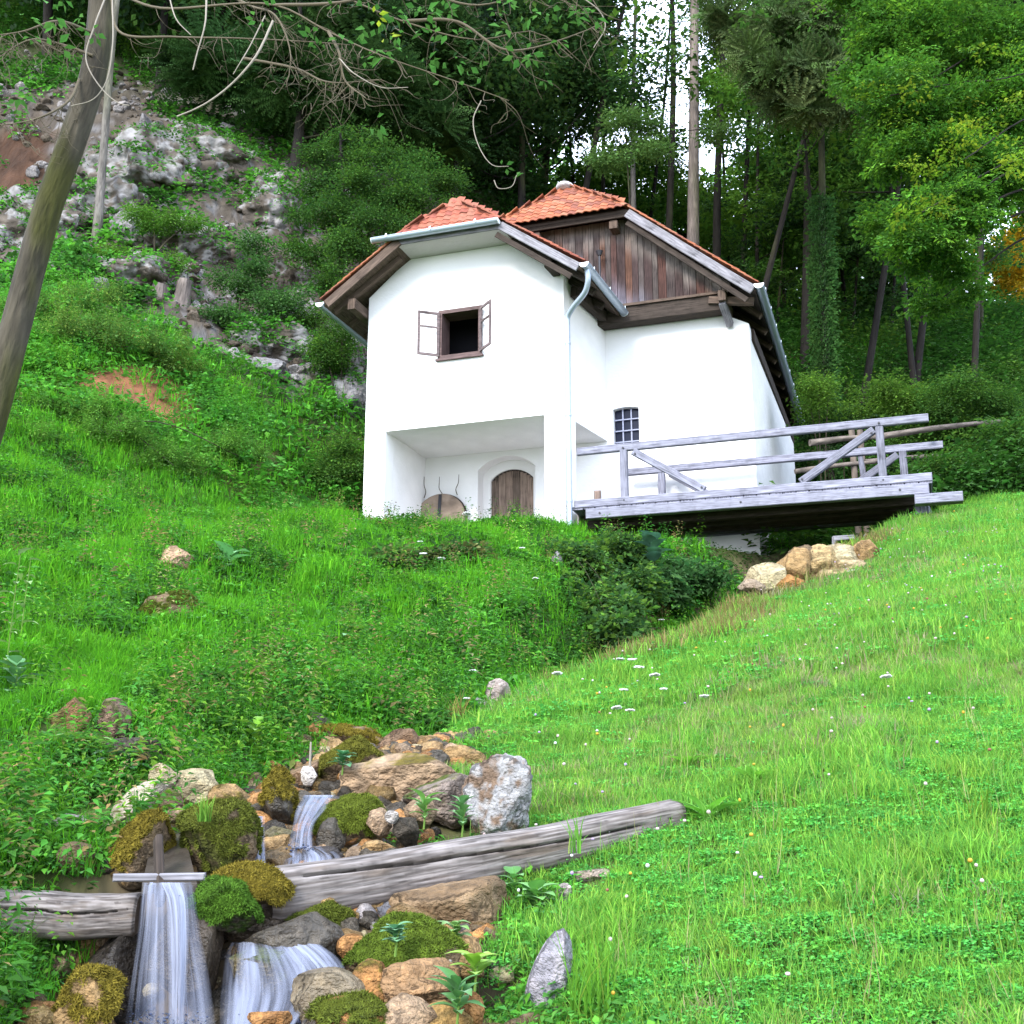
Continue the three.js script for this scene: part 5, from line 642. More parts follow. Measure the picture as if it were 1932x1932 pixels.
function bush(name, label, cat, lobes, geo, mat, pal, size, seed, o = {}) { // lobes in image terms: [px, py, w, h, distance, count]
  const L = lobes.map(([x, y, w, h, d, n]) => { const p = at(x, y, d), k = d / F / 2; return [p.x, p.y, p.z, w * k, h * k, (w + h) / 2 * k * (o.depth ?? 0.9), n]; }), b = V(L[0][0], 0, L[0][2]); b.y = H(b.x, b.z); const t = treeParts(name, label, cat, b, o.group), R = rng(seed);
  if (o.root) { const q = at(o.root[0], o.root[1], o.root[2]); b.x = q.x; b.z = q.z; b.y = H(q.x, q.z); t.position.copy(b); }
  const tall = o.trunkR, topY = Math.max(...L.map(l => l[1])) - b.y, st = tall ? [barkTube([V(0, -0.2, 0), V(0.15, topY * 0.5, -0.1), V(0, topY, 0)], tall, tall * 0.25, 30, 12, [0.024, 0.02, 0.017], 0, 3)] : [];
  if (tall) L.forEach((l, i) => { const e = V(l[0], l[1], l[2]).sub(b), s = V(0, clamp(e.y + (o.root ? 0.35 : -0.25) * Math.hypot(e.x, e.z), 0.4, topY * 0.95), 0); st.push(barkTube([s, s.clone().lerp(e, 0.5).add(V(0, 0.1 + (o.root ? 0.5 : 0), 0)), e], tall * 0.18, 0.01, 12, 6, [0.024, 0.02, 0.017], 0, i)); });
  else L.forEach((l, i) => { const e = V(l[0], l[1], l[2]).sub(b), s = V((R() - 0.5) * 0.3, -0.1, (R() - 0.5) * 0.3); st.push(barkTube([s, s.clone().lerp(e, 0.5).add(V(0, 0.15 * e.length(), 0)), e], o.stem ?? 0.05, Math.min(0.012, (o.stem ?? 0.05) * 0.5), 10, 6, [0.055, 0.045, 0.03], 0, i)); }); mesh(mergeGeometries(st), M.bark, tall ? 'trunk' : o.stemName ?? 'stems', t); crown(t, L, geo, mat, pal, seed, size, b, o.leafName ?? 'foliage', o.droop ?? 0.25); return t;
}
bush('beech_tree', 'large bright green beech overhanging from the right edge', 'tree', [[1790, 60, 300, 190, 18, 672], [1720, 170, 230, 130, 17.5, 480], [1860, 200, 230, 190, 18, 608], [1760, 300, 200, 110, 17.5, 416], [1860, 330, 210, 110, 18, 416], [1790, 395, 210, 80, 17, 368], [1740, 460, 150, 60, 17, 240], [1770, 500, 120, 60, 17.5, 176], [1660, 60, 160, 110, 18.5, 272], [1900, 90, 200, 180, 18, 400], [2000, 300, 220, 300, 19, 608], [1830, -80, 360, 160, 18, 528], [1640, 150, 130, 90, 19, 150], [1690, 260, 120, 80, 18.5, 150], [1680, 420, 110, 60, 18, 110], [1780, 560, 120, 70, 18.5, 110], [1660, -20, 200, 100, 19, 200]], spray.beech, M.leaf, [[0.075, 0.2, 0.018], [0.06, 0.17, 0.02], [0.1, 0.23, 0.018], [0.045, 0.125, 0.018]], 0.6, 301, { trunkR: 0.2, root: [2230, 900, 18.5], depth: 0.8 });
bush('beech_bough', 'yellowing bough hanging among the bright beech leaves at the right', 'bough', [[1820, 300, 260, 160, 16.6, 36], [1740, 400, 150, 90, 16.5, 18], [1680, 180, 160, 120, 17, 14], [1880, 150, 180, 150, 17, 14]], spray.beech, M.leaf, [[0.11, 0.22, 0.014], [0.16, 0.23, 0.016]], 0.62, 302, { trunkR: 0.1, root: [2200, 900, 18] });
bush('sun_tinted_tree', 'tree at the right edge behind the wood with sunlight painted into its yellow leaves', 'tree', [[1915, 500, 90, 110, 40, 260], [1935, 600, 80, 130, 40, 260], [1870, 495, 60, 30, 41, 60], [1950, 430, 80, 90, 40, 150]], spray.beech, M.leaf, [[0.5, 0.36, 0.02], [0.42, 0.33, 0.03], [0.55, 0.36, 0.02]], 1.15, 303, { trunkR: 0.2 });  // yellow leaf colour stands in for direct sun on this tree
bush('spruce_tree', 'grey green spruce with drooping boughs in the upper middle of the forest', 'tree', [[1480, 60, 170, 60, 24, 130], [1500, 130, 190, 70, 24, 170], [1440, 120, 110, 50, 24, 80], [1560, 190, 170, 50, 24, 120], [1470, 190, 120, 40, 24.4, 70], [1390, 30, 130, 50, 25, 70], [1620, 120, 150, 50, 24, 100], [1540, 20, 190, 60, 24, 130]], spray.needle, M.needle, [[0.085, 0.12, 0.045], [0.065, 0.1, 0.035], [0.06, 0.11, 0.03]], 1.5, 304, { trunkR: 0.09, droop: 0.5, root: [1557, 900, 27.6] });
bush('yew_tree', 'bushy evergreen with layered boughs behind the left side of the tower roof', 'tree', [[640, 300, 120, 40, 25.5, 114], [720, 330, 170, 40, 25, 161], [600, 350, 110, 40, 25.8, 104], [690, 375, 180, 44, 25, 180], [780, 385, 150, 40, 25.2, 142], [620, 410, 150, 44, 25, 152], [720, 430, 170, 44, 24.8, 171], [830, 345, 90, 36, 26, 68], [660, 465, 130, 44, 24.6, 133], [590, 470, 90, 40, 25, 76], [640, 520, 90, 50, 24.4, 87], [690, 270, 150, 40, 26, 133], [760, 300, 120, 40, 26, 104]], spray.fine, M.leaf, [[0.042, 0.115, 0.018], [0.032, 0.09, 0.018], [0.06, 0.145, 0.018]], 0.85, 305, { trunkR: 0.12, droop: 0.35 });
bush('evergreen_tree', 'tall shaded evergreen above the bushy one left of the tower', 'tree', [[560, 130, 250, 140, 28, 330], [700, 170, 220, 110, 28, 280], [640, 60, 260, 110, 29, 280], [420, 110, 220, 120, 29, 260], [800, 230, 150, 90, 28.5, 160], [780, 90, 220, 120, 30, 240]], spray.needle, M.needle, [[0.04, 0.085, 0.022], [0.03, 0.07, 0.02]], 2.2, 306, { trunkR: 0.2 });
bush('young_tree', 'light green young tree with airy sprays above the right roof', 'tree', [[1180, 240, 90, 40, 28, 70], [1220, 290, 110, 40, 28, 80], [1150, 300, 70, 50, 28.5, 60], [1240, 230, 60, 40, 28, 40], [1350, 240, 70, 40, 28, 40]], spray.fine, M.leaf, [[0.1, 0.2, 0.05], [0.09, 0.18, 0.04]], 1.0, 307, { trunkR: 0.06 });
bush('shrub', 'light green shrub on the rocky slope, upper one of two', 'shrub', [[290, 412, 100, 40, 24.8, 90], [345, 430, 80, 40, 24.8, 70]], spray.fine, M.leaf, [[0.08, 0.2, 0.02], [0.07, 0.17, 0.02]], 0.72, 308, { stem: 0.03 });
bush('shrub', 'light green shrub on the rocky slope, lower one of two', 'shrub', [[215, 495, 100, 36, 24, 90], [290, 500, 100, 36, 24, 90]], spray.fine, M.leaf, [[0.09, 0.22, 0.02], [0.075, 0.18, 0.02]], 0.72, 309, { stem: 0.03 });
bush('shrub', 'spreading mid green shrub between the stumps and the tower', 'shrub', [[450, 520, 110, 70, 24, 150], [530, 570, 100, 60, 23.8, 120], [430, 590, 90, 50, 23.5, 80], [480, 460, 70, 40, 24.8, 50]], spray.fine, M.leaf, [[0.05, 0.13, 0.025], [0.04, 0.11, 0.025]], 0.85, 310, { stem: 0.03 });
for (const [i, s] of [['dark ivy shrub clinging to the rocks beside the tower', 645, 640, 80, 100, 22.8, 160, 0], ['shady shrub at the foot of the rocks left of the tower', 650, 870, 80, 90, 21, 200, 1], ['shrub on the dark rock edge above the left tower eave', 600, 600, 60, 50, 24, 70, 0]].entries()) bush('shrub', s[0], 'shrub', [[s[1], s[2], s[3], s[4], s[5], s[6]], [s[1] - 30, s[2] + 30, s[3], s[4] * 0.6, s[5], s[6] >> 1]], spray.fine, M.leaf, MID, 0.7, 320 + i, { stem: 0.025 });
const RB = [['feathery pale green bush right of the ivy trunk', 1690, 760, 150, 100, 23, 260, 2], ['dark bush behind the bridge end', 1590, 800, 140, 60, 23, 170, 0], ['mid green bush at the right above the fence', 1830, 760, 170, 110, 22, 300, 1], ['leafy bush swallowing the fence ends at the right edge', 1880, 860, 150, 140, 20, 330, 1], ['low bush below the fence rails at the right', 1790, 900, 150, 70, 19.4, 230, 1], ['low bush just right of the bridge end', 1700, 905, 100, 60, 20.8, 130, 0], ['tall pale weed spray beside the right eave', 1545, 720, 50, 120, 22, 70, 2], ['dark bush at the right edge over the meadow', 1930, 930, 120, 60, 19, 130, 0], ['bush at the foot of the wooded slope behind the fence', 1740, 820, 130, 70, 22.5, 190, 1]];
for (const [i, s] of RB.entries()) bush('shrub', s[0], 'shrub', [[s[1], s[2], s[3], s[4], s[5], s[6]], [s[1] + s[3] * 0.35, s[2] + s[4] * 0.25, s[3] * 0.7, s[4] * 0.7, s[5], s[6] >> 1], [s[1] - s[3] * 0.35, s[2] + s[4] * 0.3, s[3] * 0.6, s[4] * 0.6, s[5], s[6] >> 1]], i % 2 ? spray.beech : spray.fine, M.leaf, [DK, MID, LT][s[7]], i % 2 ? 0.62 : 0.8, 340 + i, { stem: 0.02 });
for (const [i, s] of [['grey brown stump on the rocky slope, left of two', 300, 565, 42, 60, 23.6], ['grey brown stump on the rocky slope, right of two', 345, 555, 34, 60, 23.8]].entries()) { const p = at(s[1], s[2], s[5]), k = s[5] / F, h = s[4] * k, r = s[3] * k / 2, g = paint(tube([V(-0.1, -h, 0), V(-0.03, -h * 0.3, 0), V(0.02, h * 0.5, 0)], t => r * (1.5 - 0.7 * t), 18, 16, (t, a) => 0.18 * fbm(t * 2, Math.cos(a) * 3 + i * 7, Math.sin(a) * 3, 3)), (x, y, z) => { const q = 0.8 + 0.6 * fbm(x * 7, y * 3, z * 7, 3); return [0.2 * q, 0.165 * q, 0.145 * q]; }); const m = mesh(g, M.bark); m.position.copy(p); top(m, 'tree_stump', s[0], 'stump'); }
{ // the near tree at the left: leaning trunk, bare hanging twigs and a few leaves
  const d = 7.6, base = at(-150, 1330, d); base.y = H(base.x, base.z) - 0.1; const w = (x, y, dd = d) => at(x, y, dd).sub(base), t = treeParts('alder_tree', 'near leaning tree with mossy bark and bare hanging twigs at the left edge', 'tree', base);
  const pts = [V(0, 0, 0), w(-92, 1040), w(-14, 780), w(44, 560), w(88, 400), w(142, 250), w(178, 130), w(192, 0), w(205, -200, 7.4), w(240, -420, 7.2)], tr = tube(pts, u => lerp(0.112, 0.084, u) + 0.04 * Math.exp(-u * 22), 90, 26, (u, a) => 0.05 * fbm(u * 20, Math.cos(a) * 1.6, Math.sin(a) * 1.6 + 4, 4) + 0.03 * fbm(u * 60, Math.cos(a) * 5, Math.sin(a) * 5, 2));
  mesh(paint(tr, (x, y, z, nx) => { const k = 0.85 + 0.5 * fbm(x * 12, y * 5, z * 12, 4), m = step(-0.1, 0.3, fbm(x * 4, y * 1.4, z * 4 + 3, 3) + 0.25 * nx); return mix3([0.075 * k, 0.064 * k, 0.045 * k], [0.058 * k, 0.06 * k, 0.011 * k], m * 0.9); }), M.bark, 'trunk', t);
  const R = rng(4711), twigs = [], deadT = [];
  const branch = (pts, r0, r1, mat = M.twig) => mesh(tube(pts.map(p => w(...p)), u => lerp(r0, r1, u), 34, 7, (u, a) => 0.12 * noise(u * 22, a * 1.5)), mat, 'branch', t);
  const B = [[[200, -30, 7.5], [300, 15, 7], [520, 10, 6.6], [620, 60, 6.5], [720, 105, 6.4], [850, 150, 6.4], [960, 190, 6.4]], [[220, -80, 7.4], [400, -30, 7], [600, -20, 6.7], [760, 40, 6.6], [900, 75, 6.5], [1010, 60, 6.5], [1080, 110, 6.5]], [[210, -10, 7.5], [225, 60, 7.4], [330, 70, 7.2], [440, 72, 7.1], [600, 80, 7], [660, 85, 7]], [[175, 105, 7.5], [120, 85, 7.5], [60, 75, 7.4], [-20, 120, 7.4]], [[150, 150, 7.5], [130, 190, 7.4], [80, 220, 7.3], [30, 233, 7.3], [-30, 236, 7.3]], [[170, 60, 7.5], [110, 40, 7.3], [40, 60, 7.2], [-40, 70, 7.2]], [[400, -30, 7], [470, 10, 6.8], [520, 30, 6.6], [548, 100, 6.5], [545, 145, 6.5]], [[520, 10, 6.6], [640, 5, 6.5], [760, -20, 6.5], [900, 10, 6.4], [1000, -10, 6.4], [1130, 0, 6.4]], [[760, 40, 6.6], [860, 40, 6.5], [960, 95, 6.4], [1100, 60, 6.4], [1140, 40, 6.4]], [[620, 60, 6.5], [640, 100, 6.4], [650, 150, 6.4], [690, 185, 6.3]], [[460, 110, 6.9], [560, 130, 6.7], [620, 155, 6.6], [720, 150, 6.5]]];
  for (const b of B) { branch(b, 0.012, 0.003); const c = new THREE.CatmullRomCurve3(b.map(p => w(...p))); for (let i = 0; i < 26; i++) { const u = 0.15 + 0.85 * R(), s = c.getPoint(u), L = 0.15 + 0.4 * R(), dx = (R() - 0.35) * L, e = V(dx, -L * (0.15 + 0.5 * R()), (R() - 0.5) * 0.3), q = V(dx * 0.5 + (R() - 0.5) * 0.1, -0.04 - 0.25 * L * R(), (R() - 0.5) * 0.1); twigs.push(tube([s, s.clone().add(q), s.clone().add(e), s.clone().add(e.clone().multiplyScalar(1.35)).add(V((R() - 0.5) * 0.12, 0.06 * R(), 0))], v => 0.0027 - 0.0019 * v, 12, 5, null, false)); if (R() < 0.5) { const m = s.clone().add(q.clone().lerp(e, 0.6)), f = V((R() - 0.5) * 0.25, (R() - 0.6) * 0.2, (R() - 0.5) * 0.2); twigs.push(tube([m, m.clone().addScaledVector(f, 0.6).add(V(0, 0.02, 0)), m.clone().add(f)], v => 0.003 - 0.002 * v, 8, 4, null, false)); } } }
  mesh(mergeGeometries(twigs), M.twig, 'twigs', t).userData.kind = 'stuff';
  const D = [[[[205, -20, 6.9], [178, 50, 6.8], [162, 110, 6.8], [190, 165, 6.8], [225, 195, 6.8], [244, 199, 6.8]], 0.008], [[[212, 0, 6.9], [212, 90, 6.8], [200, 155, 6.8], [175, 188, 6.8], [134, 200, 6.8]], 0.007], [[[515, 40, 6.5], [480, 110, 6.4], [430, 165, 6.4], [380, 200, 6.4], [334, 220, 6.4]], 0.011], [[[500, 30, 6.5], [470, 90, 6.45], [455, 115, 6.4], [440, 140, 6.4]], 0.006], [[[390, -10, 6.7], [386, 50, 6.6], [372, 100, 6.6], [364, 132, 6.6]], 0.009], [[[318, -10, 6.8], [335, 40, 6.7], [360, 66, 6.7]], 0.007], [[[908, 190, 6.3], [893, 225, 6.3], [903, 275, 6.3], [930, 312, 6.3], [960, 314, 6.3]], 0.005], [[[640, 110, 6.4], [670, 140, 6.3], [720, 165, 6.3], [770, 165, 6.3]], 0.006], [[[1090, -10, 6.4], [1130, 20, 6.4], [1142, 50, 6.4], [1120, 90, 6.4]], 0.006], [[[932, 340, 6.3], [940, 355, 6.3], [965, 352, 6.3], [975, 330, 6.3]], 0.004]];
  for (const [b, r] of D) branch(b, r * 0.75, r * 0.45, M.deadTwig);
  const lf = []; const leafSpot = (x, y, sx, sy, n, dd = 6.4) => { for (let i = 0; i < n * 0.17; i++) { const p = w(x + (R() - 0.5) * sx, y + (R() - 0.5) * sy, dd + (R() - 0.5) * 0.5), k = 0.8 + 0.5 * R(); lf.push([placed(p, R() * 6.28, 0.6 + 0.5 * R(), null, 0.3 + R() * 0.9, R() * 6.28), R() < 0.04 ? C(0.2 * k, 0.26 * k, 0.02) : C(0.045 * k, 0.125 * k, 0.022 * k)]); } };
  const leafG = sprayGeo(4, 0.065, 0.042, 0.06, 61, 0.4);
  for (const a of [[700, 60, 260, 130, 60], [790, 80, 200, 120, 45], [930, 90, 200, 140, 40], [1020, 50, 160, 110, 30], [120, 20, 160, 60, 22], [20, 185, 60, 50, 22], [60, 60, 120, 90, 18], [150, 70, 60, 60, 8], [830, 25, 40, 40, 8], [690, 230, 60, 20, 4], [960, 330, 50, 30, 5], [1000, 320, 30, 20, 3], [560, 30, 200, 60, 25], [860, 130, 120, 60, 20], [780, 0, 500, 60, 60], [1080, 20, 120, 60, 20]]) leafSpot(...a); scatter(leafG, M.leaf, lf, 'leaf', t).userData.kind = 'stuff';
}
{ // far wood closing the view above the hill
  const R = rng(5150), out = []; for (let i = 0; i < 6000; i++) { const x = -55 + 120 * R(), d = 50 + 34 * R(), y = H(x, -d), cx = x / d; const up = 0.5 + (x < 2 ? 14 : 8) * Math.pow(R(), 0.8), [sx, sy] = seen(x, y + up, -d); if ((cx > 0.05 && cx < 0.16 && sy < 380 && R() < 0.84) || (cx > 0.2 && cx < 0.3 && sy < 420 && R() < 0.97) || (cx > 0.34 && sy < 480 && R() < 0.9)) continue; out.push([placed(V(x, y + up, -d), R() * 6.28, 3.6 + 2.4 * R(), null, 0.3 + R() * 0.5, R() * 6), colorOf(MID, R)]); } const m = scatter(spray.beech, M.leaf, out, 'far_wood'); tag(m, 'far mass of leafy wood along the hill behind', 'wood', null, 'stuff');
}
// ------------------------------------------------------------------ ground cover: grass, clover, weeds, undergrowth
const G = { rust: [[0.2, 0.15, 0.06], [0.15, 0.17, 0.04], [0.24, 0.2, 0.08]], meadow: [[0.1303, 0.3311, 0.0362], [0.1565, 0.3708, 0.0413], [0.1128, 0.2979, 0.0466], [0.2172, 0.384, 0.0517]], dry: [[0.2318, 0.3124, 0.0774], [0.2898, 0.2499, 0.1419], [0.1884, 0.3248, 0.0648]], clover: [[0.0695, 0.2962, 0.0477], [0.0811, 0.3349, 0.0544], [0.0986, 0.3478, 0.0408]], bank: [[0.0757, 0.285, 0.0111], [0.1032, 0.3257, 0.0133], [0.0619, 0.224, 0.0133]], herb: [[0.0689, 0.2443, 0.0221], [0.0895, 0.2985, 0.0309], [0.0619, 0.2035, 0.0331]], weed: [[0.0808, 0.2415, 0.0213], [0.057, 0.207, 0.0255], [0.114, 0.253, 0.0213]], shade: [[0.0285, 0.0978, 0.0127], [0.038, 0.1265, 0.0153]] };
const tuftA = bladeTuft(24, 0.115, 0.0055, 0.07, 81, 0.8, 3), tuftB = bladeTuft(22, 0.2, 0.0055, 0.09, 82, 0.8, 3), tuftFar = bladeTuft(20, 0.19, 0.011, 0.15, 83, 0.75, 2);
const clover = sprayGeo(26, 0.026, 0.024, 0.09, 84, 0.4), herb = sprayGeo(24, 0.06, 0.036, 0.13, 85, 0.6), weed = (() => { // upright leafy stem
  const g = [sprayGeo(30, 0.1, 0.042, 0.1, 86, 0.3)]; const p = g[0].attributes.position; for (let i = 0; i < p.count; i += 4) { const y = 0.06 + 0.7 * ((i / 4 * 0.618) % 1), k = 1.3 - y; for (let q = 0; q < 4; q++) p.setXYZ(i + q, p.getX(i + q) * k, p.getY(i + q) + y, p.getZ(i + q) * k); } g[0].computeVertexNormals(); return g[0]; })();
{
  const R = rng(20240), L = { tuftA: [], tuftB: [], tuftFar: [], clover: [], herb: [], weed: [], dark: [], leafFar: [] };
  const put = (l, x, y, z, s, pal, tilt = 0.15) => L[l].push([placed(V(x, y - 0.01, z), R() * 6.28, s, null, R() * tilt, R() * 6.28), colorOf(pal, R)]);
  for (let d = 2.8; d < 46; d += d < 20 ? 0.2 : 0.5) {
    const dd = d < 20 ? 0.2 : 0.5, w = d * 1.05 + 5, dens = d < 5 ? 1000 : d < 20 ? 1000 * Math.pow(5 / d, 1.5) : 110 * Math.pow(20 / d, 1.3), n = Math.round(w * dd * dens);
    for (let i = 0; i < n; i++) {
      const x = (R() - 0.5) * w, e = d + R() * dd, z = -e, y = H(x, z); if (!inView(x, y, z, 120)) { if (!inView(x, y, z, 120 + 5200 / e) || R() < 0.6) continue; }
      const hh = toHouse(x, z); if (hh[0] > -3.8 && hh[0] < 3.15 && hh[1] < 0.06 && hh[1] > -9.2 && (hh[0] < 0.1 || hh[1] < -1.7)) continue;
      const [q, , cw] = channel(x, e), inCh = q < cw * (e < 8.6 ? 0.95 : 0.25); if (inCh) continue;
      if (scar(x, z) > 0.35 && R() < 0.72) continue;
      if (clearing.some(([cx, cz, r]) => (x - cx) ** 2 + (z - cz) ** 2 < r * r * (z > cz ? 1.6 : 1))) continue;
      const rk = rocky(x, e), a = fbm(x * 0.8 + 11, e * 0.8, 0.3, 3), b = fbm(x * 2.5 + 3, e * 2.5, 0.9, 3), s = 0.75 + 0.5 * R();
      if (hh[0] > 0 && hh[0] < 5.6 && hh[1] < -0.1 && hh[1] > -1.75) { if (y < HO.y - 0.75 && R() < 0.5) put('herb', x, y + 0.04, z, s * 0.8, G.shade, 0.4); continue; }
      if (x > chX(e) && e < 18.5) { // mown meadow
        const dry = step(-0.05, 0.3, a + 0.25 * step(7.5, 4, e) * step(-1, 2.2, x)); const pal = R() < dry * 0.5 ? G.dry : G.meadow;
        if (b > 0.28 && R() < 0.35) put(e < 9 ? 'tuftB' : 'tuftFar', x, y, z, s * (e < 9 ? 0.75 : 1), G.meadow, 0.35); else if (e < 9) { if (R() < 0.6 + 0.35 * step(-0.2, 0.2, a)) put('tuftA', x, y, z, s * (b > 0.2 ? 1.15 : 0.8), pal, 0.3); else { put('clover', x, y + 0.02, z, s * 0.72, G.clover); put('clover', x + 0.05 * R(), y + 0.03, z + 0.05 * R(), s * 0.68, G.clover); }; } else { const rim = e > 11 && e < 16.5 && q < cw + 1.1 + 0.5 * b; if (R() < 0.86) put('tuftFar', x, y, z, s * (rim ? 1.1 : 0.75), rim && R() < 0.7 ? G.rust : pal); else put('clover', x, y + 0.05, z, s * 1.3, G.clover); }
        if (q < cw + 0.5 && R() < 0.2) put('herb', x, y + 0.05, z, s * 0.7, G.herb);
      } else if ((e < 18.6 || (hh[1] > -0.6 && hh[0] > -4.4)) && x < 5) { // lush left bank
        const wild = step(-0.1, 0.25, b + 0.5 * step(1.4, 0.3, q - cw));
        if (R() < 0.5 * (1 - wild) + 0.38) e < 9 ? put('tuftB', x, y, z, s * 0.9, G.bank, 0.35) : put('tuftFar', x, y, z, s * 1.05, G.bank, 0.3); else put('herb', x, y + 0.06, z, s * (e < 9 ? 0.6 : 1.1), b > 0.15 || fbm(x * 1.3 + 8, e * 1.3, 0.4, 3) > 0.2 ? G.shade : G.herb, 0.4);
        if (wild > 0.5 && R() < 0.16) put('weed', x, y, z, s * (0.35 + 0.4 * R()), R() < 0.3 ? G.shade : R() < 0.2 ? G.rust : G.weed, 0.4);
      } else if (x < 1.5 && e < 26 && rk < 0.75) { // tall weeds on the upper slope
        const tall = step(-0.25, 0.2, a); if (R() < 0.55) put('weed', x, y, z, s * (0.4 + 0.4 * tall) * (e > 21 ? 0.75 : 1), b > 0.1 ? G.weed : G.herb, 0.35); else if (R() < 0.6) put('herb', x, y + 0.1, z, s * 2.1, G.herb, 0.5); else put('tuftFar', x, y, z, s * 1.6, G.bank, 0.3);
      } else if (rk > 0.2) { if (R() < 0.42 * step(0.02, 0.2, fbm(x * 0.6 + 2, e * 0.6, 0.8, 3))) put('herb', x, y + 0.1, z, s * 2.4, b > 0 ? G.herb : G.shade, 0.5); }
      else { if (R() < 0.45) continue; if (R() < 0.7) put('leafFar', x, y + 0.1 + 0.9 * R() * R(), z, s * (1.0 + 1.1 * R()), a > 0.12 ? MID : G.shade, 0.5); else put('tuftFar', x, y, z, s * 1.8, a > 0.05 ? G.bank : G.shade, 0.3); }  // lighter leaf patches paint the lit spots of the slope
    }
  }
  const stuff = (name, label, parts) => { const g = new THREE.Group(); g.name = name; scene.add(g); tag(g, label, null, null, 'stuff'); for (const [geo, l, mat, nm] of parts) if (l.length) scatter(geo, mat ?? M.grass, l, nm, g).userData.kind = 'stuff'; };
  stuff('grass', 'bright green meadow and bank grass', [[tuftA, L.tuftA, M.grass, 'grass'], [tuftB, L.tuftB, M.grass, 'grass'], [tuftFar, L.tuftFar, M.grass, 'grass']]);
  stuff('ground_cover', 'clover and low broad leaves among the grass', [[clover, L.clover, M.grass, 'ground_cover'], [herb, L.herb, M.grass, 'ground_cover']]);
  stuff('weeds', 'tall leafy weeds on the slope left of the mill', [[weed, L.weed, M.grass, 'weeds']]);
  stuff('undergrowth', 'dark leafy undergrowth of the wooded slope', [[spray.fine, L.leafFar, M.leaf, 'undergrowth']]);
  console.log('cover', Object.entries(L).map(([k, l]) => k + ' ' + l.length).join(', '));
  const straw = bladeTuft(5, 0.3, 0.0035, 0.05, 87, 0.35, 3), st = []; for (let i = 0; i < 800; i++) { const d = 3.4 + 13 * Math.pow(R(), 0.9), x = chX(d) + 0.7 + R() * d * 0.62, y = H(x, -d); if (!inView(x, y, -d, 20) || fbm(x * 0.6, d * 0.6, 0.7, 3) < -0.05) continue; const k = 0.7 + 0.5 * R(); st.push([placed(V(x, y, -d), R() * 6, 0.6 + 0.6 * R(), null, R() * 0.3, R() * 6), R() < 0.6 ? C(0.3 * k, 0.28 * k, 0.12 * k) : C(0.16 * k, 0.3 * k, 0.06 * k)]); }
  stuff('dry_stalks', 'dry straw stalks standing in the meadow', [[straw, st, M.grass, 'dry_stalks']]);
  // small meadow flowers, too many to count
  const F2 = [[], [], [], []], ball = paint(new THREE.IcosahedronGeometry(0.009, 1), () => [1, 1, 1]); for (let i = 0; i < 420; i++) { const d = 3.6 + 13 * Math.pow(R(), 0.8), x = chX(d) + 0.8 + R() * d * 0.62, y = H(x, -d); if (!inView(x, y, -d, 20)) continue; const k = R(), c = k < 0.42 ? C(0.36, 0.27, 0.27) : k < 0.6 ? C(0.24, 0.17, 0.3) : k < 0.78 ? C(0.35, 0.2, 0.01) : k < 0.9 ? C(0.14, 0.05, 0.025) : C(0.4, 0.4, 0.4); F2[0].push([placed(V(x, y + 0.09 + 0.07 * R(), -d), R() * 6, [0.8 + 0.5 * R(), 0.7 + 0.5 * R(), 0.8 + 0.5 * R()]), c]); }
  stuff('meadow_flowers', 'tiny white, lilac and yellow flowers scattered through the meadow', [[ball, F2[0], M.flower, 'meadow_flowers']]);
}
// loose limestone rubble on the rocky slope
{
  const R = rng(616), lists = [[], [], []], geos = [0, 1, 2].map(i => rockGeo(1, 0.8, 0.9, 720 + i, [1, 1, 1], 0, MOSS, 1.4, 7)); for (let k = 0; k < 3600; k++) { const d = 22.2 + 11 * R(), x = -16 + 14.5 * R(), r = rocky(x, d); if (R() > r || fbm(x * 0.7 + 1, d * 0.7, 0.4, 3) < -0.12) continue; const y = H(x, -d); if (!inView(x, y, -d, 60)) continue; const s = 0.05 + 0.3 * Math.pow(R(), 3.4), t = 0.55 + 0.6 * R(), c = R() < 0.55 ? [0.3, 0.28, 0.275] : [0.13, 0.105, 0.08]; lists[k % 3].push([placed(V(x, y + s * 0.12, -d), R() * 6, [s, s * (0.6 + 0.6 * R()), s], null, R() * 0.8, R() * 6), C(c[0] * t, c[1] * t, c[2] * t)]); }
  const g = new THREE.Group(); g.name = 'limestone_rubble'; scene.add(g); tag(g, 'pale limestone rubble strewn over the rocky slope', 'rubble', null, 'stuff'); lists.forEach((l, i) => scatter(geos[i], M.rock, l, 'limestone_rubble', g).userData.kind = 'stuff');
  const W2 = [0.29, 0.278, 0.28]; for (const [t, x, y, w, h, o] of [['tall white limestone outcrop left of the tower', 570, 640, 64, 100, {}], ['low pale outcrop running down from the tall white one', 625, 700, 76, 80, {}], ['jagged pale rock beside the tower wall', 662, 755, 60, 90, {}], ['pale outcrop under the spreading shrub', 505, 690, 80, 46, {}], ['pale rock face below the dark wood, left', 395, 305, 60, 46, {}], ['pale rock face below the dark wood, right', 500, 385, 70, 60, {}], ['white rock high on the slope under the evergreens', 425, 250, 34, 44, {}], ['white rock right of the near trunk at the top of the slope', 272, 238, 30, 54, {}], ['pale boulder patch beside the thin pale trunk', 235, 430, 60, 70, {}], ['grey pale rock at the left edge behind the near trunk', 30, 400, 60, 56, {}], ['white stones row above the weeds, left', 185, 540, 50, 40, {}], ['white stones row above the weeds, right', 255, 545, 46, 36, {}], ['pale rock between the two light green shrubs', 365, 350, 40, 34, {}]]) stone(t, x, y, w, h, 0, W2, { name: 'limestone_outcrop', cat: 'rock', snap: 1, rough: 1.8, ...o });
}
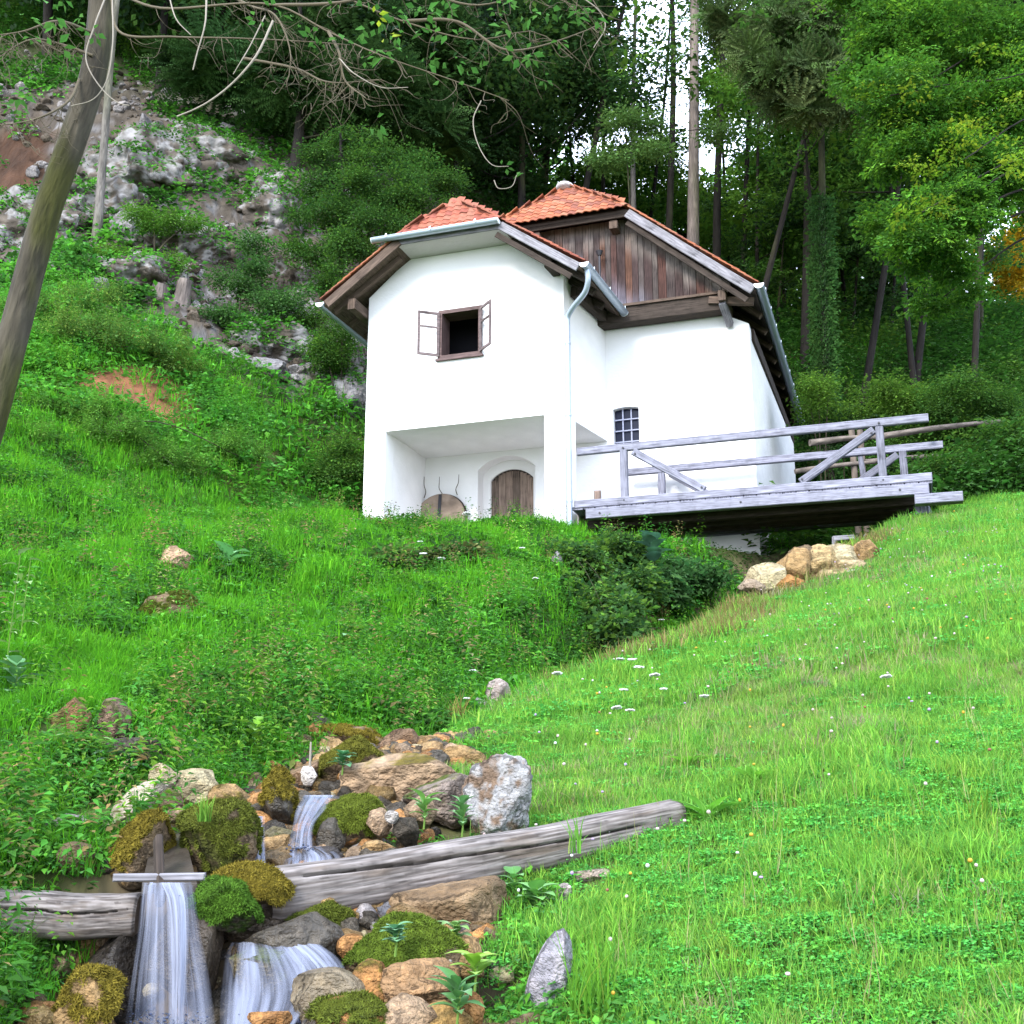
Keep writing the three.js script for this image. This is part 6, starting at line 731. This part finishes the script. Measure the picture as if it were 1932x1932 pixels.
{ // the broken limestone face itself: large bedded masses sunk in the slope
  const face = [['left edge behind the near trunk', 20, 430, 190, 150], ['just right of the near trunk', 150, 400, 190, 150], ['above the upper light green shrub', 285, 335, 200, 140], ['below the dark wood at its top', 400, 300, 170, 120], ['at its upper right end', 505, 390, 150, 130], ['between the two light green shrubs', 330, 470, 170, 110], ['above the two stumps', 250, 540, 170, 90], ['right of the spreading shrub', 560, 540, 130, 120], ['left of the tower eave', 580, 650, 140, 150], ['beside the tower wall', 650, 740, 120, 150], ['below the spreading shrub', 480, 650, 150, 90]];
  face.forEach(([t, x, y, w, h], i) => { const d = groundAt(x, y + 10), k = d / F, g = rockGeo(w * k * 1.25, h * k * 1.25, w * k * 0.9, 830 + i, [1, 1, 1], 0, MOSS, 2.6, 34); const p = g.attributes.position, n = g.attributes.normal; for (let q = 0; q < p.count; q++) { const X = p.getX(q), Y = p.getY(q), Z = p.getZ(q), f = 0.16 * fbm(X * 2.6 + i, Y * 2.6, Z * 2.6, 3) - 0.12 * Math.pow(Math.abs(fbm(X * 3.3, Y * 1.3 + i, Z * 3.3, 2)), 0.5) + 0.06; p.setXYZ(q, X + n.getX(q) * f, Y + n.getY(q) * f, Z + n.getZ(q) * f); } g.computeVertexNormals();
    paint(g, (X, Y, Z, nx, ny) => { const a = fbm(X * 3 + i * 3, Y * 3, Z * 3, 4), b = fbm(X * 9 + i, Y * 9, Z * 9, 3); let c = mix3([0.1, 0.082, 0.066], [0.25, 0.238, 0.235], step(-0.12, 0.16, a + b * 0.7)); if (ny > 0.3) c = mix3(c, [0.045, 0.075, 0.018], step(0.0, 0.3, a * 0.7 + ny * 0.35 - 0.15)); return c; });
    const m = mesh(g, M.rock); m.position.copy(at(x, y, d)).add(V(0, 0, -w * k * 0.2)); top(m, 'limestone_crag', `pale mottled piece of the limestone face, ${t}`, 'rock face');
    const R = rng(900 + i), out = []; for (let q = 0; q < p.count; q += 1 + Math.floor(R() * 26)) { if (n.getY(q) < 0.25 || R() < 0.45) continue; out.push([placed(V(p.getX(q), p.getY(q), p.getZ(q)), R() * 6, 1 + 1.1 * R(), null, R() * 0.5, R() * 6), colorOf(R() < 0.6 ? G.herb : G.shade, R)]); } if (out.length) scatter(herb, M.grass, out, 'plants', m); });
}
// ------------------------------------------------------------------ single plants
const leafGeo = (() => { const n = 6, pos = [], idx = [], col = []; for (let i = 0; i <= n; i++) { const t = i / n, w = 0.24 * Math.sin(Math.PI * Math.pow(t, 0.75)) + 0.012, y = 0.35 * t - 0.5 * t * t; for (const [s, k] of [[-1, 0.07], [0, 0], [1, 0.07]]) { pos.push(s * w, y + k * w * 4, t); const v = s ? 1 : 1.25; col.push(v, v, v); } } for (let i = 0; i < n; i++) for (let j = 0; j < 2; j++) { const a = i * 3 + j; idx.push(a, a + 3, a + 1, a + 1, a + 3, a + 4); } const g = new THREE.BufferGeometry(); g.setAttribute('position', new THREE.BufferAttribute(new Float32Array(pos), 3)); g.setAttribute('color', new THREE.BufferAttribute(new Float32Array(col), 3)); g.setIndex(idx); g.computeVertexNormals(); return g; })();
const leafTone = {}; function toneMat(c) { const k = c.join(); return leafTone[k] ??= new THREE.MeshPhysicalMaterial({ color: C(...c), vertexColors: true, roughness: 1, specularIntensity: 0.35, transmission: 0.35, thickness: 0, side: THREE.DoubleSide }); }
function plant(name, label, px, py, n, len, wid, up, h, col, o = {}) { const d = o.d ?? groundAt(px, py), p = at(px, py, d); if (!o.d) p.y = H(p.x, p.z); const g = new THREE.Group(); g.position.copy(p); top(g, name, label, o.cat ?? 'plant', o.group); const R = rng(Math.round(px * 13 + py)); if (h > 0.05) mesh(tube([V(0, -0.05, 0), V(0.01, h * 0.5, 0.01), V(0.02, h, 0)], t => 0.006 - 0.003 * t, 8, 5), M.stem, 'stem', g); for (let i = 0; i < n; i++) { const k = 0.85 + 0.3 * R(), m = mesh(leafGeo, toneMat([Math.round(col[0] * k * 250) / 250, Math.round(col[1] * k * 100) / 100, col[2]]), 'leaf', g), L = len * (0.65 + 0.6 * R()), t = (i + 0.5) / n; m.position.set(0, h * t, 0); m.rotation.set(-(up + (R() - 0.5) * 0.5) * (0.5 + 0.5 * (h ? t : 1)), i * 2.4 + R() * 0.6, 0, 'YXZ'); m.scale.set(L * wid, L, L); } return g; }
M.stem = std({ color: C(0.09, 0.16, 0.03) });
plant('broadleaf_plant', 'light green large-leaved plant at the left, left of the cream rocks', 158, 1440, 12, 0.17, 1.3, 0.3, 0.12, [0.13, 0.28, 0.03]);
plant('broadleaf_plant', 'light green leafy plant behind the upper pool', 482, 1432, 18, 0.16, 0.9, 0.5, 0.22, [0.13, 0.28, 0.02]);
plant('broadleaf_plant', 'pale green leafy plant above the dark hole of the left bank', 82, 1322, 12, 0.16, 1.1, 0.4, 0.12, [0.12, 0.24, 0.04]);
plant('broadleaf_plant', 'blue green big-leaved plant at the left edge', 26, 1318, 14, 0.17, 1.2, 0.5, 0.25, [0.1, 0.24, 0.08]);
plant('broadleaf_plant', 'dark blue green leafy plant below the left bank rocks', 232, 1462, 12, 0.2, 1.2, 0.3, 0.1, [0.05, 0.13, 0.05]);
plant('broadleaf_plant', 'big-leaved plant beside the pale orange boulder', 432, 1080, 7, 0.26, 1.3, 0.6, 0.2, [0.1, 0.28, 0.08]);
plant('broadleaf_plant', 'large flat-leaved plant in the middle of the left bank', 672, 1222, 7, 0.22, 1.4, 0.4, 0.1, [0.11, 0.29, 0.08]);
plant('broadleaf_plant', 'round-leaved plant at the gully mouth', 830, 1330, 9, 0.2, 1.4, 0.5, 0.15, [0.09, 0.2, 0.04]);
plant('dock_plant', 'dock rosette with long leaves at the far end of the long log', 1336, 1555, 18, 0.2, 0.6, 0.75, 0, [0.13, 0.34, 0.03]);
plant('dock_plant', 'dock rosette in the meadow above the log end', 1420, 1490, 10, 0.18, 0.6, 0.8, 0, [0.14, 0.34, 0.03]);
plant('dock_plant', 'dock rosette in the middle of the meadow', 1300, 1450, 8, 0.16, 0.6, 0.6, 0, [0.14, 0.34, 0.03]);
plant('bramble_plant', 'trailing leafy plant on the right bank below the log', 1010, 1730, 22, 0.11, 1.6, 0.5, 0.12, [0.08, 0.22, 0.04]);
plant('bramble_plant', 'leafy plant with pale leaves in front of the flat tan boulder', 858, 1778, 12, 0.085, 1.4, 0.4, 0.08, [0.1, 0.2, 0.04], { d: 5.35 });
plant('bramble_plant', 'leafy sprig right of the flat tan boulder under the log', 968, 1705, 10, 0.11, 1.6, 0.5, 0.14, [0.07, 0.2, 0.04]);
plant('bramble_plant', 'yellow green leaves right of the moss-topped boulder', 896, 1845, 9, 0.12, 1.3, 0.6, 0.08, [0.16, 0.3, 0.02], { d: 4.95 });
plant('bramble_plant', 'dark leafy plant among the stones at the bottom', 862, 1915, 14, 0.12, 0.9, 0.6, 0.1, [0.05, 0.15, 0.03], { d: 4.7 });
plant('geranium_plant', 'small blue green lobed-leaved plant on the moss-topped boulder', 746, 1780, 20, 0.06, 1.8, 0.5, 0.06, [0.07, 0.2, 0.08], { d: 5.0 });
plant('geranium_plant', 'small blue green plant on the mossy boulder by the peg', 646, 1446, 16, 0.09, 1.4, 0.4, 0.08, [0.05, 0.17, 0.06], { d: 7.2 });
plant('bramble_plant', 'sprig with light leaves hanging below the left log', 75, 1815, 9, 0.1, 1.1, 0.5, 0.1, [0.09, 0.2, 0.04]);
plant('broadleaf_plant', 'pale leafy plant between the big boulder and the white block', 800, 1546, 12, 0.11, 0.9, 0.6, 0.1, [0.1, 0.22, 0.04], { d: 6.35 });
plant('broadleaf_plant', 'young leafy plant in front of the white block', 872, 1560, 14, 0.1, 0.9, 0.7, 0.12, [0.08, 0.2, 0.05], { d: 6.3 });
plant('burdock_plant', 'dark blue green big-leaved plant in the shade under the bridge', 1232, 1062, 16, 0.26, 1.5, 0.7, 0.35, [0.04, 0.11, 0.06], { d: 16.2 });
for (const [i, s] of [['tall pale seed stalk plant at the left edge', 12, 1260, 0.85], ['second pale seed stalk plant right of the one at the left edge', 36, 1230, 0.75]].entries()) plant('stalk_plant', s[0], s[1], s[2], 12, 0.13, 0.8, 0.2, s[3], [0.13, 0.22, 0.06]);
for (const [label, px, py, h, n, pal, dd] of [['tall upright grass tuft at the bottom beside the lilac slab', 1120, 1930, 0.42, 60, [0.1, 0.25, 0.02]], ['tall grass tuft in the meadow at the lower right edge', 1850, 1560, 0.25, 40, [0.1, 0.22, 0.02]], ['grass tuft on the big dark mossy boulder by the flume', 385, 1550, 0.13, 40, [0.12, 0.25, 0.03], 5.65], ['grass tuft on the pale slab beside the flume', 262, 1535, 0.13, 40, [0.09, 0.24, 0.05], 6.2], ['grass overhanging the left log from the bank', 40, 1830, 0.26, 60, [0.08, 0.2, 0.03]], ['long grass hanging in the dark hollow below the left log', 130, 1790, 0.24, 30, [0.06, 0.13, 0.03], 5.6], ['dry blond grass tuft on the gully rim below the bridge', 1290, 1135, 0.55, 70, [0.2, 0.2, 0.06]], ['brownish grass tuft on the right rim of the gully', 1250, 1175, 0.45, 60, [0.22, 0.19, 0.07]], ['rusty grass tuft at the left foot of the gully', 860, 1370, 0.3, 50, [0.2, 0.17, 0.05]], ['grass tuft growing before the crack of the long log', 1085, 1610, 0.22, 16, [0.1, 0.25, 0.03], 6.0]]) { const d = dd ?? groundAt(px, py), p = at(px, py, d); const g = bladeTuft(n, h, 0.008 * Math.max(1, d / 7), h * 0.22, Math.round(px + py), 0.55, 4).clone(), c = g.attributes.color; for (let i = 0; i < c.count; i++) c.setXYZ(i, c.getX(i) * pal[0], c.getY(i) * pal[1], c.getZ(i) * pal[2]); const m = mesh(g, M.grass); m.position.copy(p); top(m, 'grass_tuft', label, 'grass tuft'); }
{ // white umbels
  const R = rng(88), u = new THREE.Group(); const dots = []; for (let i = 0; i < 46; i++) { const a = i * 2.4, r = 0.045 * Math.sqrt(i / 46); dots.push(new THREE.IcosahedronGeometry(0.006 + 0.003 * R(), 0).translate(Math.cos(a) * r, 0.3 + 0.012 * R() - r * 0.15, Math.sin(a) * r)); } mesh(paint(mergeGeometries(dots), () => [0.42, 0.42, 0.4]), M.flower, 'flower_head', u); mesh(tube([V(0, -0.02, 0), V(0.01, 0.15, 0), V(0, 0.29, 0)], () => 0.003, 6, 5), M.stem, 'stem', u);
  const add = (list, label, grp, s) => list.sort((a, b) => a[0] - b[0]).forEach(([x, y], i) => { const o = i || s !== 1 ? u.clone() : u; const d = groundAt(x, y + 18), p = at(x, y + 18, d); o.position.set(p.x, H(p.x, p.z), p.z); o.scale.setScalar(s * (0.8 + 0.5 * R()) * Math.max(0.7, d / 15)); o.rotation.y = R() * 6; o.rotation.x = (R() - 0.5) * 0.5; top(o, 'umbel_flower', `${label}, ${ord[i]} from the left`, 'flower', grp); });
  add([[1172, 1274], [1192, 1276], [1206, 1302], [1238, 1322], [1252, 1330], [1178, 1338], [1166, 1378], [1190, 1380], [1052, 1312], [1250, 1190], [1332, 1350], [1680, 1325]], 'flat white umbel flower standing in the right-hand meadow grass', 'white umbels in the meadow', 1);
  add([[792, 1040], [798, 1072], [832, 1080], [880, 1002], [985, 1052], [893, 1302], [880, 1346], [1010, 1110]], 'flat white umbel flower standing on the left bank below the mill', 'white umbels on the left bank', 1.001);
}
bush('ivy_thicket', 'leafy ivy and bramble thicket covering the bank below the porch corner', 'thicket', [[1015, 1075, 120, 70, 16.6, 233], [1090, 1080, 140, 110, 15.9, 317], [1160, 1050, 110, 80, 16.6, 217], [1130, 1150, 120, 90, 14.8, 251], [1020, 1130, 90, 80, 15.2, 133], [1160, 1195, 80, 50, 13.8, 91], [1200, 1110, 80, 90, 15.3, 141], [1060, 1130, 80, 80, 15.2, 133], [1180, 1170, 60, 60, 14.3, 74]], herb, M.grass, [[0.055, 0.14, 0.02], [0.08, 0.17, 0.02], [0.04, 0.1, 0.025], [0.03, 0.08, 0.02]], 1.35, 401, { stem: 0.005 });
bush('thicket', 'dark leafy thicket between the bridge and the main wall foot', 'thicket', [[1300, 1085, 110, 40, 17.2, 150], [1250, 1105, 70, 50, 16.6, 100]], herb, M.grass, [[0.045, 0.12, 0.03], [0.035, 0.1, 0.025]], 1.7, 402, { stem: 0.015 });
bush('thicket', 'dark herb thicket on the crest below the porch', 'thicket', [[760, 1070, 130, 50, 14.6, 150], [850, 1060, 110, 60, 14.8, 150], [900, 1040, 90, 36, 15.4, 80]], herb, M.grass, [[0.05, 0.13, 0.02], [0.035, 0.08, 0.02], [0.09, 0.1, 0.03]], 1.5, 403, { stem: 0.012 });
bush('bramble_thicket', 'tall pale green bramble and weed mound on the slope above the red earth', 'thicket', [[140, 640, 170, 60, 20.4, 220], [240, 660, 150, 60, 20.5, 186], [70, 610, 120, 60, 21, 133], [330, 690, 120, 52, 20.8, 133], [160, 580, 150, 45, 21.5, 120]], weed, M.grass, [[0.1, 0.2, 0.03], [0.08, 0.18, 0.035], [0.13, 0.21, 0.035]], 0.62, 404, { stem: 0.015, droop: 0.02 });
bush('bramble_thicket', 'lower green bramble mound below the red earth at the left', 'thicket', [[130, 790, 150, 45, 18.4, 173], [220, 830, 140, 45, 18.2, 153], [60, 850, 120, 52, 17.4, 133], [330, 880, 150, 45, 18, 153], [450, 860, 120, 45, 19, 120]], weed, M.grass, [[0.09, 0.21, 0.025], [0.075, 0.18, 0.025]], 0.55, 405, { stem: 0.015, droop: 0.02 });
renderer.render(scene, camera);
